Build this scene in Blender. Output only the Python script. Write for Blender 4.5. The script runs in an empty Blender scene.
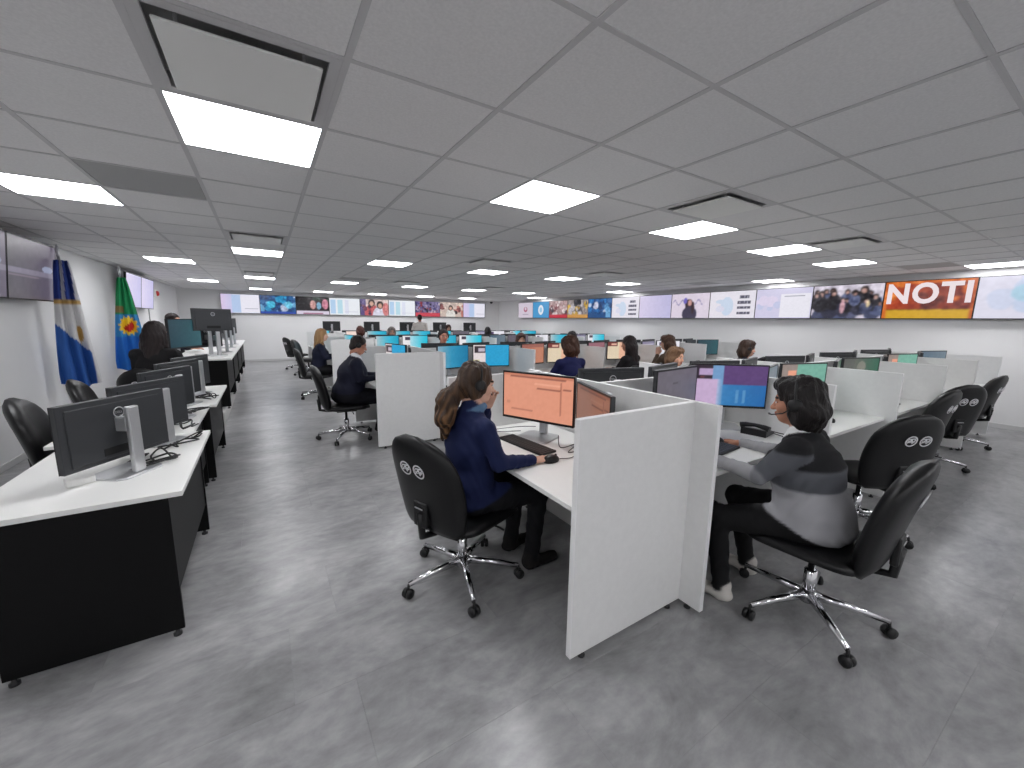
import bpy, bmesh, math, random
import numpy as np
from mathutils import Vector, Matrix, Euler

random.seed(7); np.random.seed(7)
scene = bpy.context.scene
COL = scene.collection

# ------------------------------------------------------------------ camera
CAM_H = 1.55
F_PX, PITCH, YAW, ROLL = 395.781, 0.158, 0.5585, 0.014
def camera_axes():
    F = np.array([math.sin(YAW)*math.cos(PITCH), math.cos(YAW)*math.cos(PITCH), -math.sin(PITCH)])
    R0 = np.array([math.cos(YAW), -math.sin(YAW), 0.0]); U0 = np.cross(R0, F)
    c, s = math.cos(ROLL), math.sin(ROLL)
    return F, c*R0+s*U0, c*U0-s*R0
CF, CR, CU = camera_axes()
cd = bpy.data.cameras.new('camera'); cam = bpy.data.objects.new('camera', cd); COL.objects.link(cam)
cd.sensor_fit = 'HORIZONTAL'; cd.sensor_width = 36.0; cd.lens = F_PX/1024*36.0
cd.clip_start = 0.05; cd.clip_end = 100
cam.matrix_world = Matrix(((CR[0], CU[0], -CF[0], 0), (CR[1], CU[1], -CF[1], 0), (CR[2], CU[2], -CF[2], CAM_H), (0, 0, 0, 1)))
scene.camera = cam
def visible_size(x, y, z):
    """depth along the view axis and the normalised picture position of a point (to pick which tiles are near enough to model singly)"""
    P = np.array([x, y, z-CAM_H]); d = P@CF
    if d < 0.05: return None
    return d, 512+F_PX*(P@CR)/d, 384-F_PX*(P@CU)/d

# ------------------------------------------------------------------ world, exposure, light level
w = bpy.data.worlds.new('world'); scene.world = w; w.use_nodes = True
w.node_tree.nodes['Background'].inputs[0].default_value = (0.6, 0.62, 0.65, 1)
w.node_tree.nodes['Background'].inputs[1].default_value = 0.05
vs = scene.view_settings
vs.view_transform = 'Standard'; vs.look = 'None'; vs.gamma = 1.0; vs.use_curve_mapping = False
vs.exposure = 0.0
PANEL_LIGHT = 16.5          # radiance of the square ceiling luminaires
SCREEN_GAIN = 0.88          # radiance of a fully white screen pixel

# room
CEIL = 2.449
WL, WR, WB, WF = -2.3, 9.66, 16.75, -2.6
TILE = 0.61; TX0, TY0 = -0.2913, 1.0255

# ------------------------------------------------------------------ helpers
def lin(c):
    c = np.asarray(c, float)/255.0
    return np.where(c <= 0.04045, c/12.92, ((c+0.055)/1.055)**2.4)

def mat(name, rgb, rough=0.6, metal=0.0, spec=0.5, noise=None, bump=None, coat=0.0):
    """noise=(scale, amount) varies the colour; bump=(scale, strength, distance)"""
    m = bpy.data.materials.new(name); m.use_nodes = True
    nt = m.node_tree; b = nt.nodes['Principled BSDF']
    L = lin(rgb); b.inputs['Base Color'].default_value = (*L, 1)
    b.inputs['Roughness'].default_value = rough; b.inputs['Metallic'].default_value = metal
    b.inputs['Specular IOR Level'].default_value = spec
    if coat: b.inputs['Coat Weight'].default_value = coat
    if noise or bump:
        tc = nt.nodes.new('ShaderNodeTexCoord')
    if noise:
        n = nt.nodes.new('ShaderNodeTexNoise'); n.inputs['Scale'].default_value = noise[0]; n.inputs['Detail'].default_value = 5
        nt.links.new(tc.outputs['Object'], n.inputs['Vector'])
        r = nt.nodes.new('ShaderNodeValToRGB'); a = noise[1]
        r.color_ramp.elements[0].position = 0.3; r.color_ramp.elements[1].position = 0.7
        r.color_ramp.elements[0].color = (*np.clip(L*(1-a), 0, 1), 1); r.color_ramp.elements[1].color = (*np.clip(L*(1+a), 0, 1), 1)
        nt.links.new(n.outputs['Fac'], r.inputs['Fac']); nt.links.new(r.outputs['Color'], b.inputs['Base Color'])
    if bump:
        n = nt.nodes.new('ShaderNodeTexNoise'); n.inputs['Scale'].default_value = bump[0]; n.inputs['Detail'].default_value = 3
        nt.links.new(tc.outputs['Object'], n.inputs['Vector'])
        bp = nt.nodes.new('ShaderNodeBump'); bp.inputs['Strength'].default_value = bump[1]; bp.inputs['Distance'].default_value = bump[2]
        nt.links.new(n.outputs['Fac'], bp.inputs['Height']); nt.links.new(bp.outputs['Normal'], b.inputs['Normal'])
    return m

def emit_mat(name, rgb, strength):
    m = bpy.data.materials.new(name); m.use_nodes = True; nt = m.node_tree
    nt.nodes.remove(nt.nodes['Principled BSDF'])
    e = nt.nodes.new('ShaderNodeEmission'); e.inputs['Color'].default_value = (*lin(rgb), 1); e.inputs['Strength'].default_value = strength
    nt.links.new(e.outputs[0], nt.nodes['Material Output'].inputs[0])
    return m

def attr_mat(name, rough=0.85, bump=None, stretch=None):
    m = bpy.data.materials.new(name); m.use_nodes = True; nt = m.node_tree; b = nt.nodes['Principled BSDF']
    a = nt.nodes.new('ShaderNodeAttribute'); a.attribute_name = 'Col'
    nt.links.new(a.outputs['Color'], b.inputs['Base Color']); b.inputs['Roughness'].default_value = rough
    b.inputs['Specular IOR Level'].default_value = 0.3
    if bump:
        tc = nt.nodes.new('ShaderNodeTexCoord'); n = nt.nodes.new('ShaderNodeTexNoise'); n.inputs['Scale'].default_value = bump[0]; n.inputs['Detail'].default_value = 4
        mp = nt.nodes.new('ShaderNodeMapping')
        if stretch: mp.inputs['Scale'].default_value = stretch
        nt.links.new(tc.outputs['Object'], mp.inputs['Vector']); nt.links.new(mp.outputs['Vector'], n.inputs['Vector'])
        bp = nt.nodes.new('ShaderNodeBump'); bp.inputs['Strength'].default_value = bump[1]; bp.inputs['Distance'].default_value = bump[2]
        nt.links.new(n.outputs['Fac'], bp.inputs['Height']); nt.links.new(bp.outputs['Normal'], b.inputs['Normal'])
    return m

def screen_mat():
    m = bpy.data.materials.new('lit_screen'); m.use_nodes = True; nt = m.node_tree; b = nt.nodes['Principled BSDF']
    b.inputs['Base Color'].default_value = (0.01, 0.01, 0.012, 1); b.inputs['Roughness'].default_value = 0.28
    a = nt.nodes.new('ShaderNodeAttribute'); a.attribute_name = 'Col'
    nt.links.new(a.outputs['Color'], b.inputs['Emission Color']); b.inputs['Emission Strength'].default_value = SCREEN_GAIN
    m.cycles.emission_sampling = 'NONE'
    return m

class MB:
    """collects simple solids and links them as one mesh object"""
    def __init__(s): s.bm = bmesh.new()
    def box(s, x0, x1, y0, y1, z0, z1, bev=0.0, seg=1, mi=0):
        vs_ = [s.bm.verts.new(p) for p in ((x0,y0,z0),(x1,y0,z0),(x1,y1,z0),(x0,y1,z0),(x0,y0,z1),(x1,y0,z1),(x1,y1,z1),(x0,y1,z1))]
        fs = [s.bm.faces.new([vs_[i] for i in f]) for f in ((0,3,2,1),(4,5,6,7),(0,1,5,4),(1,2,6,5),(2,3,7,6),(3,0,4,7))]
        for f in fs: f.material_index = mi
        if bev > 0:
            es = {e for f in fs for e in f.edges}
            r = bmesh.ops.bevel(s.bm, geom=list(es), offset=bev, segments=seg, affect='EDGES', profile=0.5)
            for f in r['faces']: f.material_index = mi
        return s
    def tube(s, pts, r, n=8, mi=0, closed=False, caps=True):
        pts = [Vector(p) for p in pts]; k = len(pts)
        rs = r if isinstance(r, (list, tuple)) else [r]*k
        rings = []; up = None
        for i, p in enumerate(pts):
            if closed: t = pts[(i+1) % k]-pts[i-1]
            else: t = pts[min(i+1, k-1)]-pts[max(i-1, 0)]
            if t.length < 1e-9: t = Vector((0, 0, 1))
            t.normalize()
            if up is None:
                up = Vector((0, 0, 1)) if abs(t.z) < 0.9 else Vector((1, 0, 0))
            a = t.cross(up)
            if a.length < 1e-4: a = t.orthogonal()
            a.normalize(); b = a.cross(t).normalized(); up = b
            rings.append([s.bm.verts.new(p+(a*math.cos(2*math.pi*j/n)+b*math.sin(2*math.pi*j/n))*rs[i]) for j in range(n)])
        for i in range(k if closed else k-1):
            A, B = rings[i], rings[(i+1) % k]
            for j in range(n):
                f = s.bm.faces.new((A[j], A[(j+1) % n], B[(j+1) % n], B[j])); f.material_index = mi; f.smooth = True
        if caps and not closed:
            for rg, rev in ((rings[0], False), (rings[-1], True)):
                f = s.bm.faces.new(rg if not rev else rg[::-1]); f.material_index = mi
        return s
    def lathe(s, prof, n=20, mi=0, M=None, caps=True):
        rings = []
        for r, z in prof:
            rings.append([s.bm.verts.new((r*math.cos(2*math.pi*j/n), r*math.sin(2*math.pi*j/n), z)) for j in range(n)])
        allv = [v for rg in rings for v in rg]
        for A, B in zip(rings, rings[1:]):
            for j in range(n):
                f = s.bm.faces.new((A[j], A[(j+1) % n], B[(j+1) % n], B[j])); f.material_index = mi; f.smooth = True
        if caps and prof[0][0] > 1e-5: s.bm.faces.new(rings[0][::-1]).material_index = mi
        if caps and prof[-1][0] > 1e-5: s.bm.faces.new(rings[-1]).material_index = mi
        if M is not None: bmesh.ops.transform(s.bm, matrix=M, verts=allv)
        return s
    def prism(s, poly, z0, z1, M=None, mi=0, bev=0.0, seg=2):
        """poly: 2D outline, counter-clockwise, extruded from z0 to z1"""
        A = [s.bm.verts.new((x, y, z0)) for x, y in poly]; B = [s.bm.verts.new((x, y, z1)) for x, y in poly]
        fs = [s.bm.faces.new(A[::-1]), s.bm.faces.new(B)]; n = len(poly)
        top = fs[:]
        for j in range(n): fs.append(s.bm.faces.new((A[j], A[(j+1) % n], B[(j+1) % n], B[j])))
        for f in fs: f.material_index = mi
        vv = A+B
        if bev > 0:
            r = bmesh.ops.bevel(s.bm, geom=list({e for f in top for e in f.edges}), offset=bev, segments=seg, affect='EDGES', profile=0.5)
            vv = list({v for f in r['faces'] for v in f.verts} | {v for v in vv if v.is_valid})
            for f in r['faces']: f.material_index = mi; f.smooth = True
        if M is not None: bmesh.ops.transform(s.bm, matrix=M, verts=vv)
        return s
    def poly3(s, pts, mi=0):
        f = s.bm.faces.new([s.bm.verts.new(p) for p in pts]); f.material_index = mi; return s
    def ring(s, r0, r1, z, n=24, M=None, th=0.0015, mi=0):
        return s.lathe([(r0, z), (r1, z), (r1, z+th), (r0, z+th), (r0, z)], n, mi, M, caps=False)
    def xf(s, M): bmesh.ops.transform(s.bm, matrix=M, verts=s.bm.verts[:]); return s
    def mesh(s, name, mats, recalc=True):
        if recalc: bmesh.ops.recalc_face_normals(s.bm, faces=s.bm.faces[:])
        me = bpy.data.meshes.new(name); s.bm.to_mesh(me); s.bm.free()
        for m in (mats if isinstance(mats, (list, tuple)) else [mats]): me.materials.append(m)
        return me
    def build(s, name, mats, parent=None, **k):
        return link(name, s.mesh(name, mats), parent, **k)

def link(name, me, parent=None, loc=None, rotz=None):
    o = bpy.data.objects.new(name, me); COL.objects.link(o)
    if parent is not None: o.parent = parent
    if loc is not None: o.location = loc
    if rotz is not None: o.rotation_euler = (0, 0, rotz)
    return o
def tag(o, label, cat, group=None):
    o['label'] = label; o['category'] = cat
    if group: o['group'] = group
    return o
def thing(name, label, cat, loc=(0, 0, 0), rotz=0.0, group=None):
    o = bpy.data.objects.new(name, None); COL.objects.link(o); o.empty_display_size = 0.1
    o.location = loc; o.rotation_euler = (0, 0, rotz)
    return tag(o, label, cat, group)
def struct(o): o['kind'] = 'structure'; return o
def kids(o): return [c for c in bpy.data.objects if c.parent == o]
KID = {}
def copy_tree(o, parent=None):
    c = o.copy(); COL.objects.link(c); c.parent = parent
    if o.name not in KID: KID[o.name] = kids(o)
    for ch in KID[o.name]: copy_tree(ch, c)
    return c
def place(proto, used, label, cat, group, loc, rotz):
    """first call moves the prototype itself, later ones copy it with its parts"""
    o = proto if not used else copy_tree(proto)
    used.append(o)
    o.location = loc; o.rotation_euler = (0, 0, rotz)
    return tag(o, label, cat, group)
def rz_face(dx, dy): return math.atan2(dy, dx)+math.pi/2      # local -Y looks along (dx,dy)
def rz_fwd(dx, dy): return math.atan2(dy, dx)-math.pi/2       # local +Y looks along (dx,dy)
def text_mesh(txt, size, depth=0.001, align='CENTER', bold=0.0):
    cu = bpy.data.curves.new('lettering', 'FONT'); cu.body = txt; cu.size = size; cu.extrude = depth; cu.align_x = align; cu.align_y = 'CENTER'
    cu.resolution_u = 4; cu.offset = bold; cu.space_character = 1.0+bold*6
    o = bpy.data.objects.new('lettering', cu); COL.objects.link(o)
    dg = bpy.context.evaluated_depsgraph_get(); me = bpy.data.meshes.new_from_object(o.evaluated_get(dg))
    bpy.data.objects.remove(o); bpy.data.curves.remove(cu)
    return me
ORD = ['first', 'second', 'third', 'fourth', 'fifth', 'sixth', 'seventh', 'eighth', 'ninth', 'tenth', 'eleventh', 'twelfth', 'thirteenth']

# ------------------------------------------------------------------ materials
M_wall = mat('wall_paint', (238, 238, 238), 0.75, noise=(1.5, 0.015), bump=(60, 0.05, 0.002))
M_ceil = mat('ceiling_tile', (229, 228, 228), 0.95, noise=(90, 0.05), bump=(140, 0.35, 0.003))
M_grid = mat('ceiling_grid', (198, 197, 198), 0.5)
M_white = mat('white_laminate', (236, 236, 233), 0.45)
M_edge = mat('white_edge_band', (246, 246, 246), 0.4)
M_panel = mat('partition_board', (232, 232, 231), 0.6, noise=(30, 0.02))
M_black = mat('black_laminate', (9, 9, 10), 0.5, 0.0, 0.2)
M_legs = mat('dark_metal', (38, 38, 40), 0.45, 0.2)
M_blackp = mat('black_plastic', (16, 16, 18), 0.42)
M_dkgrey = mat('dark_grey_shell', (50, 52, 55), 0.42)
M_leather = mat('black_leatherette', (14, 14, 16), 0.40, 0.0, 0.4, bump=(220, 0.15, 0.001))
M_chrome = mat('chrome', (225, 225, 228), 0.12, 1.0)
M_silver = mat('brushed_silver', (205, 206, 208), 0.32, 0.7)
M_emblem = mat('white_print', (225, 225, 228), 0.5)
M_bezel = mat('bezel', (16, 16, 18), 0.35)
M_grille = mat('vent_grey', (168, 168, 168), 0.6)
M_dark = mat('dark_recess', (22, 22, 22), 0.9)
M_lamp = emit_mat('luminaire', (252, 252, 255), PANEL_LIGHT)
M_lampframe = mat('luminaire_frame', (235, 235, 235), 0.4)
M_screen = screen_mat()
M_body = attr_mat('skin_and_clothes', 0.8, bump=(60, 0.15, 0.004))
M_hair = attr_mat('hair', 0.5, bump=(40, 0.7, 0.01), stretch=(3.0, 3.0, 0.35))
M_cable = mat('black_cable', (20, 20, 21), 0.5)
M_paper = mat('paper', (240, 240, 238), 0.8)
M_cloth = attr_mat('flag_cloth', 0.8, bump=(30, 0.2, 0.004))
M_red = mat('red_plastic', (190, 40, 38), 0.4)

def floor_mat():
    m = bpy.data.materials.new('vinyl_floor_tile'); m.use_nodes = True; nt = m.node_tree; b = nt.nodes['Principled BSDF']
    g = nt.nodes.new('ShaderNodeNewGeometry'); oi = nt.nodes.new('ShaderNodeObjectInfo')
    mp = nt.nodes.new('ShaderNodeMapping'); mp.inputs['Scale'].default_value = (0.75, 1.35, 1.0)
    off = nt.nodes.new('ShaderNodeVectorMath'); off.operation = 'ADD'
    sc = nt.nodes.new('ShaderNodeVectorMath'); sc.operation = 'SCALE'; sc.inputs['Scale'].default_value = 0.10
    cmb = nt.nodes.new('ShaderNodeCombineXYZ')
    nt.links.new(oi.outputs['Random'], cmb.inputs['Z']); nt.links.new(cmb.outputs[0], sc.inputs[0])
    nt.links.new(g.outputs['Position'], mp.inputs['Vector']); nt.links.new(mp.outputs[0], off.inputs[0]); nt.links.new(sc.outputs[0], off.inputs[1])
    n1 = nt.nodes.new('ShaderNodeTexNoise'); n1.inputs['Scale'].default_value = 2.3; n1.inputs['Detail'].default_value = 10; n1.inputs['Roughness'].default_value = 0.70; n1.inputs['Distortion'].default_value = 0.4
    n2 = nt.nodes.new('ShaderNodeTexNoise'); n2.inputs['Scale'].default_value = 14; n2.inputs['Detail'].default_value = 6
    nt.links.new(off.outputs[0], n1.inputs['Vector']); nt.links.new(off.outputs[0], n2.inputs['Vector'])
    ad = nt.nodes.new('ShaderNodeMath'); ad.operation = 'MULTIPLY_ADD'; ad.inputs[1].default_value = 0.35
    nt.links.new(n2.outputs['Fac'], ad.inputs[0]); nt.links.new(n1.outputs['Fac'], ad.inputs[2])
    a2 = nt.nodes.new('ShaderNodeMath'); a2.operation = 'MULTIPLY_ADD'; a2.inputs[1].default_value = 0.025
    nt.links.new(oi.outputs['Random'], a2.inputs[0]); nt.links.new(ad.outputs[0], a2.inputs[2])
    r = nt.nodes.new('ShaderNodeValToRGB'); e = r.color_ramp.elements
    e[0].position = 0.45; e[0].color = (*lin((120, 120, 121)), 1); e[1].position = 0.95; e[1].color = (*lin((184, 184, 184)), 1)
    x = e.new(0.70); x.color = (*lin((154, 154, 155)), 1)
    nt.links.new(a2.outputs[0], r.inputs['Fac']); nt.links.new(r.outputs['Color'], b.inputs['Base Color'])
    b.inputs['Roughness'].default_value = 0.28; b.inputs['Specular IOR Level'].default_value = 0.4
    bp = nt.nodes.new('ShaderNodeBump'); bp.inputs['Strength'].default_value = 0.12; bp.inputs['Distance'].default_value = 0.002
    nt.links.new(n2.outputs['Fac'], bp.inputs['Height']); nt.links.new(bp.outputs['Normal'], b.inputs['Normal'])
    return m
M_floor = floor_mat()
M_joint = mat('floor_joint', (134, 134, 135), 0.7)
# ================================================================== the room
struct(MB().box(WL-.15, WL, WF-.15, WB+.15, -0.05, CEIL+.3).build('wall_left', M_wall))
struct(MB().box(WR, WR+.15, WF-.15, WB+.15, -0.05, CEIL+.3).build('wall_right', M_wall))
struct(MB().box(WL, WR, WB, WB+.15, -0.05, CEIL+.3).build('wall_back', M_wall))
struct(MB().box(WL, WR, WF-.15, WF, -0.05, CEIL+.3).build('wall_front', M_wall))
M_base = mat('baseboard_paint', (206, 206, 206), 0.6)
struct(MB().box(WR-.012, WR, WF, WB, 0, .07, .003).build('baseboard_right', M_base))
struct(MB().box(WL, WR-.012, WB-.012, WB, 0, .07, .003).build('baseboard_back', M_base))
struct(MB().box(WL, WL+.012, WF, WB-.012, 0, .07, .003).build('baseboard_left', M_base))

# floor: vinyl tiles 0.94 x 0.47 laid in staggered rows along X
FLOOR = struct(MB().box(WL-.1, WR+.1, WF-.1, WB+.1, -0.06, -0.0035).build('floor', M_joint))
FTX, FTY = 0.94, 0.47
def floor_tile_mesh(x0, x1, y0, y1):
    return MB().box(x0, x1, y0, y1, -0.004, 0.0, 0.0004).mesh('floor_tile', M_floor)
cells = []
rng = random.Random(3)
jj0 = int(math.floor((WF-1.155)/FTY)); jj1 = int(math.ceil((WB-1.155)/FTY))
for j in range(jj0, jj1+1):
    y0 = 1.155+j*FTY; y1 = y0+FTY
    shift = {-1: 0.0, 1: 0.0, 2: .225, 3: 0.0}.get(j, rng.choice([0, .235, .47, .705]))
    i0 = int(math.floor((WL-shift)/FTX)); i1 = int(math.ceil((WR-shift)/FTX))
    for i in range(i0, i1+1):
        x0 = shift+i*FTX; x1 = x0+FTX
        a, b_, c, d = max(x0, WL), min(x1, WR), max(y0, WF), min(y1, WB)
        if b_-a < .02 or d-c < .02: continue
        v = visible_size((a+b_)/2, (c+d)/2, 0)
        full = abs(b_-a-FTX) < 1e-6 and abs(d-c-FTY) < 1e-6
        ok = v is not None and -140 < v[1] < 1164 and v[2] < 950
        cells.append((v[0] if ok else 99, full, a, b_, c, d))
cells.sort(key=lambda t: t[0])
me_ft = floor_tile_mesh(-FTX/2+.0002, FTX/2-.0002, -FTY/2+.0002, FTY/2-.0002)
rest = MB(); n_ft = 0
for (dpt, full, a, b_, c, d) in cells:
    if dpt < 50 and n_ft < 298:
        n_ft += 1
        if full: link('floor_tile', me_ft, FLOOR, ((a+b_)/2, (c+d)/2, 0))
        else: link('floor_tile', floor_tile_mesh(a+.0002, b_-.0002, c+.0002, d-.0002), FLOOR)
    else: rest.box(a+.0002, b_-.0002, c+.0002, d-.0002, -0.004, 0.0)
rest.build('distant_floor_tiles', M_floor, FLOOR)['kind'] = 'stuff'

# ceiling: 0.61 m lay-in tiles in a T-bar grid
LIGHTS = [(i, j) for j in (-5, 2, 9, 16, 23) for i in (0, 3, 6, 9, 12)]
LIGHTS += [(-2, 5), (-2, 12), (-2, 19), (-2, -2), (15, 0), (15, 5), (15, 12), (15, 19)]
VENTS = [(0, 1), (0, 7), (0, 14), (5, 7), (5, 1), (9, 1), (9, 7), (5, 14), (9, 14)]
GRILLES = [(-1, 4), (14, 7), (14, 1), (3, 14), (14, 14)]
CEILING = struct(MB().box(WL-.1, WR+.1, WF-.1, WB+.1, CEIL+.22, CEIL+.3).build('ceiling', M_dark))
cells = []
for j in range(int((WF-TY0)/TILE)-1, int((WB-TY0)/TILE)+1):
    for i in range(int((WL-TX0)/TILE)-1, int((WR-TX0)/TILE)+1):
        if (i, j) in LIGHTS or (i, j) in VENTS or (i, j) in GRILLES: continue
        x0, y0 = TX0+i*TILE, TY0+j*TILE
        a, b_, c, d = max(x0, WL), min(x0+TILE, WR), max(y0, WF), min(y0+TILE, WB)
        if b_-a < .02 or d-c < .02: continue
        v = visible_size((a+b_)/2, (c+d)/2, CEIL)
        ok = v is not None and -150 < v[1] < 1174 and v[2] > -250
        full = b_-a > TILE-1e-6 and d-c > TILE-1e-6
        cells.append((v[0] if ok else 99, full, a, b_, c, d))
cells.sort(key=lambda t: t[0])
def ct(mb, a, b_, c, d): return mb.box(a+.004, b_-.004, c+.004, d-.004, CEIL+.004, CEIL+.018)
me_ct = ct(MB(), -TILE/2, TILE/2, -TILE/2, TILE/2).mesh('ceiling_tile', M_ceil)
rest = MB(); n_ct = 0
for (dpt, full, a, b_, c, d) in cells:
    if dpt < 50 and n_ct < 298:
        n_ct += 1
        if full: link('ceiling_tile', me_ct, CEILING, ((a+b_)/2, (c+d)/2, 0))
        else: link('ceiling_tile', ct(MB(), a, b_, c, d).mesh('ceiling_tile', M_ceil), CEILING)
    else: ct(rest, a, b_, c, d)
rest.build('distant_ceiling_tiles', M_ceil, CEILING)['kind'] = 'stuff'
for i in range(int((WL-TX0)/TILE), int((WR-TX0)/TILE)+1):
    x = TX0+i*TILE
    if WL < x < WR: MB().box(x-.012, x+.012, WF, WB, CEIL, CEIL+.03).build('grid_main_runner', M_grid, CEILING)
for j in range(int((WF-TY0)/TILE)-1, int((WB-TY0)/TILE)+1):
    y = TY0+j*TILE
    if WF < y < WB: MB().box(WL, WR, y-.010, y+.010, CEIL+.0008, CEIL+.028).build('grid_cross_runner', M_grid, CEILING)

# luminaires
lp = thing('ceiling_light', '', 'light'); S = TILE/2-.012
MB().box(-S, S, -S, S, CEIL+.004, CEIL+.008).build('diffuser', M_lamp, lp)
fr = MB()
for (a, b_, c, d) in ((-S, S, -S-.010, -S), (-S, S, S, S+.010), (-S-.010, -S, -S-.01, S+.01), (S, S+.010, -S-.01, S+.01)):
    fr.box(a, b_, c, d, CEIL+.002, CEIL+.03)
fr.build('frame', M_lampframe, lp)
MB().box(-S, S, -S, S, CEIL+.012, CEIL+.03).build('housing', M_lampframe, lp)
used = []
rowname = {-5: 'behind the viewpoint', 2: 'row nearest the viewpoint', 9: 'second row back', 16: 'third row back', 23: 'row by the back wall'}
colname = {0: 'over the aisle', 3: 'over the bay ends', 6: 'second column from the aisle', 9: 'third column from the aisle', 12: 'fourth column from the aisle'}
side = {(-2, 5): 'nearest in the column by the left wall', (-2, 12): 'second in the column by the left wall', (-2, 19): 'farthest in the column by the left wall', (-2, -2): 'behind the viewpoint by the left wall', (15, 0): 'nearest in the column by the right wall', (15, 5): 'second in the column by the right wall', (15, 12): 'third in the column by the right wall', (15, 19): 'farthest in the column by the right wall'}
for (i, j) in LIGHTS:
    lab = 'square white ceiling light, '+(side[(i, j)] if (i, j) in side else rowname[j]+', '+colname[i])
    place(lp, used, lab, 'light', 'square ceiling lights', (TX0+(i+.5)*TILE, TY0+(j+.5)*TILE, 0), 0)

# air diffusers: a flat plate hung in a recessed square
vp = thing('ceiling_vent', '', 'vent')
MB().box(-.29, .29, -.29, .29, CEIL+.07, CEIL+.08).build('recess', M_grille, vp)
fr = MB()
for s_ in (-1, 1):
    fr.box(min(s_*.255, s_*.293), max(s_*.255, s_*.293), -.293, .293, CEIL+.001, CEIL+.012)
    fr.box(-.255, .255, min(s_*.255, s_*.293), max(s_*.255, s_*.293), CEIL+.001, CEIL+.012)
    fr.box(min(s_*.282, s_*.29), max(s_*.282, s_*.29), -.29, .29, CEIL+.012, CEIL+.1)
    fr.box(-.29, .29, min(s_*.282, s_*.29), max(s_*.282, s_*.29), CEIL+.012, CEIL+.1)
fr.build('frame', M_grid, vp)
MB().box(-.235, .235, -.235, .215, CEIL-.022, CEIL-.012, .003).build('plate', M_white, vp)
for sx in (-.18, .18):
    for sy in (-.18, .16): MB().tube([(sx, sy, CEIL-.012), (sx, sy, CEIL+.07)], .006, 6).build('hanger', M_grid, vp)
used = []
vl = {(0, 1): 'beside the nearest aisle light', (0, 7): 'over the aisle, second from the viewpoint', (0, 14): 'over the far end of the aisle', (5, 7): 'over the second island near the aisle', (5, 1): 'over the front island, left of two', (9, 1): 'over the front island, right of two', (9, 7): 'over the middle of the second island', (5, 14): 'over the fourth island near the aisle', (9, 14): 'over the middle of the fourth island'}
for (i, j) in VENTS:
    place(vp, used, 'white plate air diffuser '+vl[(i, j)], 'vent', 'plate air diffusers', (TX0+(i+.5)*TILE, TY0+(j+.5)*TILE, 0), 0)
gp = thing('ceiling_grille', '', 'vent')
MB().box(-.29, .29, -.29, .29, CEIL+.012, CEIL+.02).build('backing', M_dark, gp)
for k in range(24):
    y = -.285+k*.0238
    MB().box(-.29, .29, y, y+.0226, CEIL+.003, CEIL+.006).build('slat', M_grille, gp)
used = []
gl = {(-1, 4): 'left of the aisle', (14, 7): 'near the right wall over the second island', (14, 1): 'near the right wall over the front island', (3, 14): 'over the far bay ends', (14, 14): 'near the right wall over the fourth island'}
for (i, j) in GRILLES:
    place(gp, used, 'flat grey ceiling return grille '+gl[(i, j)], 'vent', 'grey return grilles', (TX0+(i+.5)*TILE, TY0+(j+.5)*TILE, 0), 0)
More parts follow.
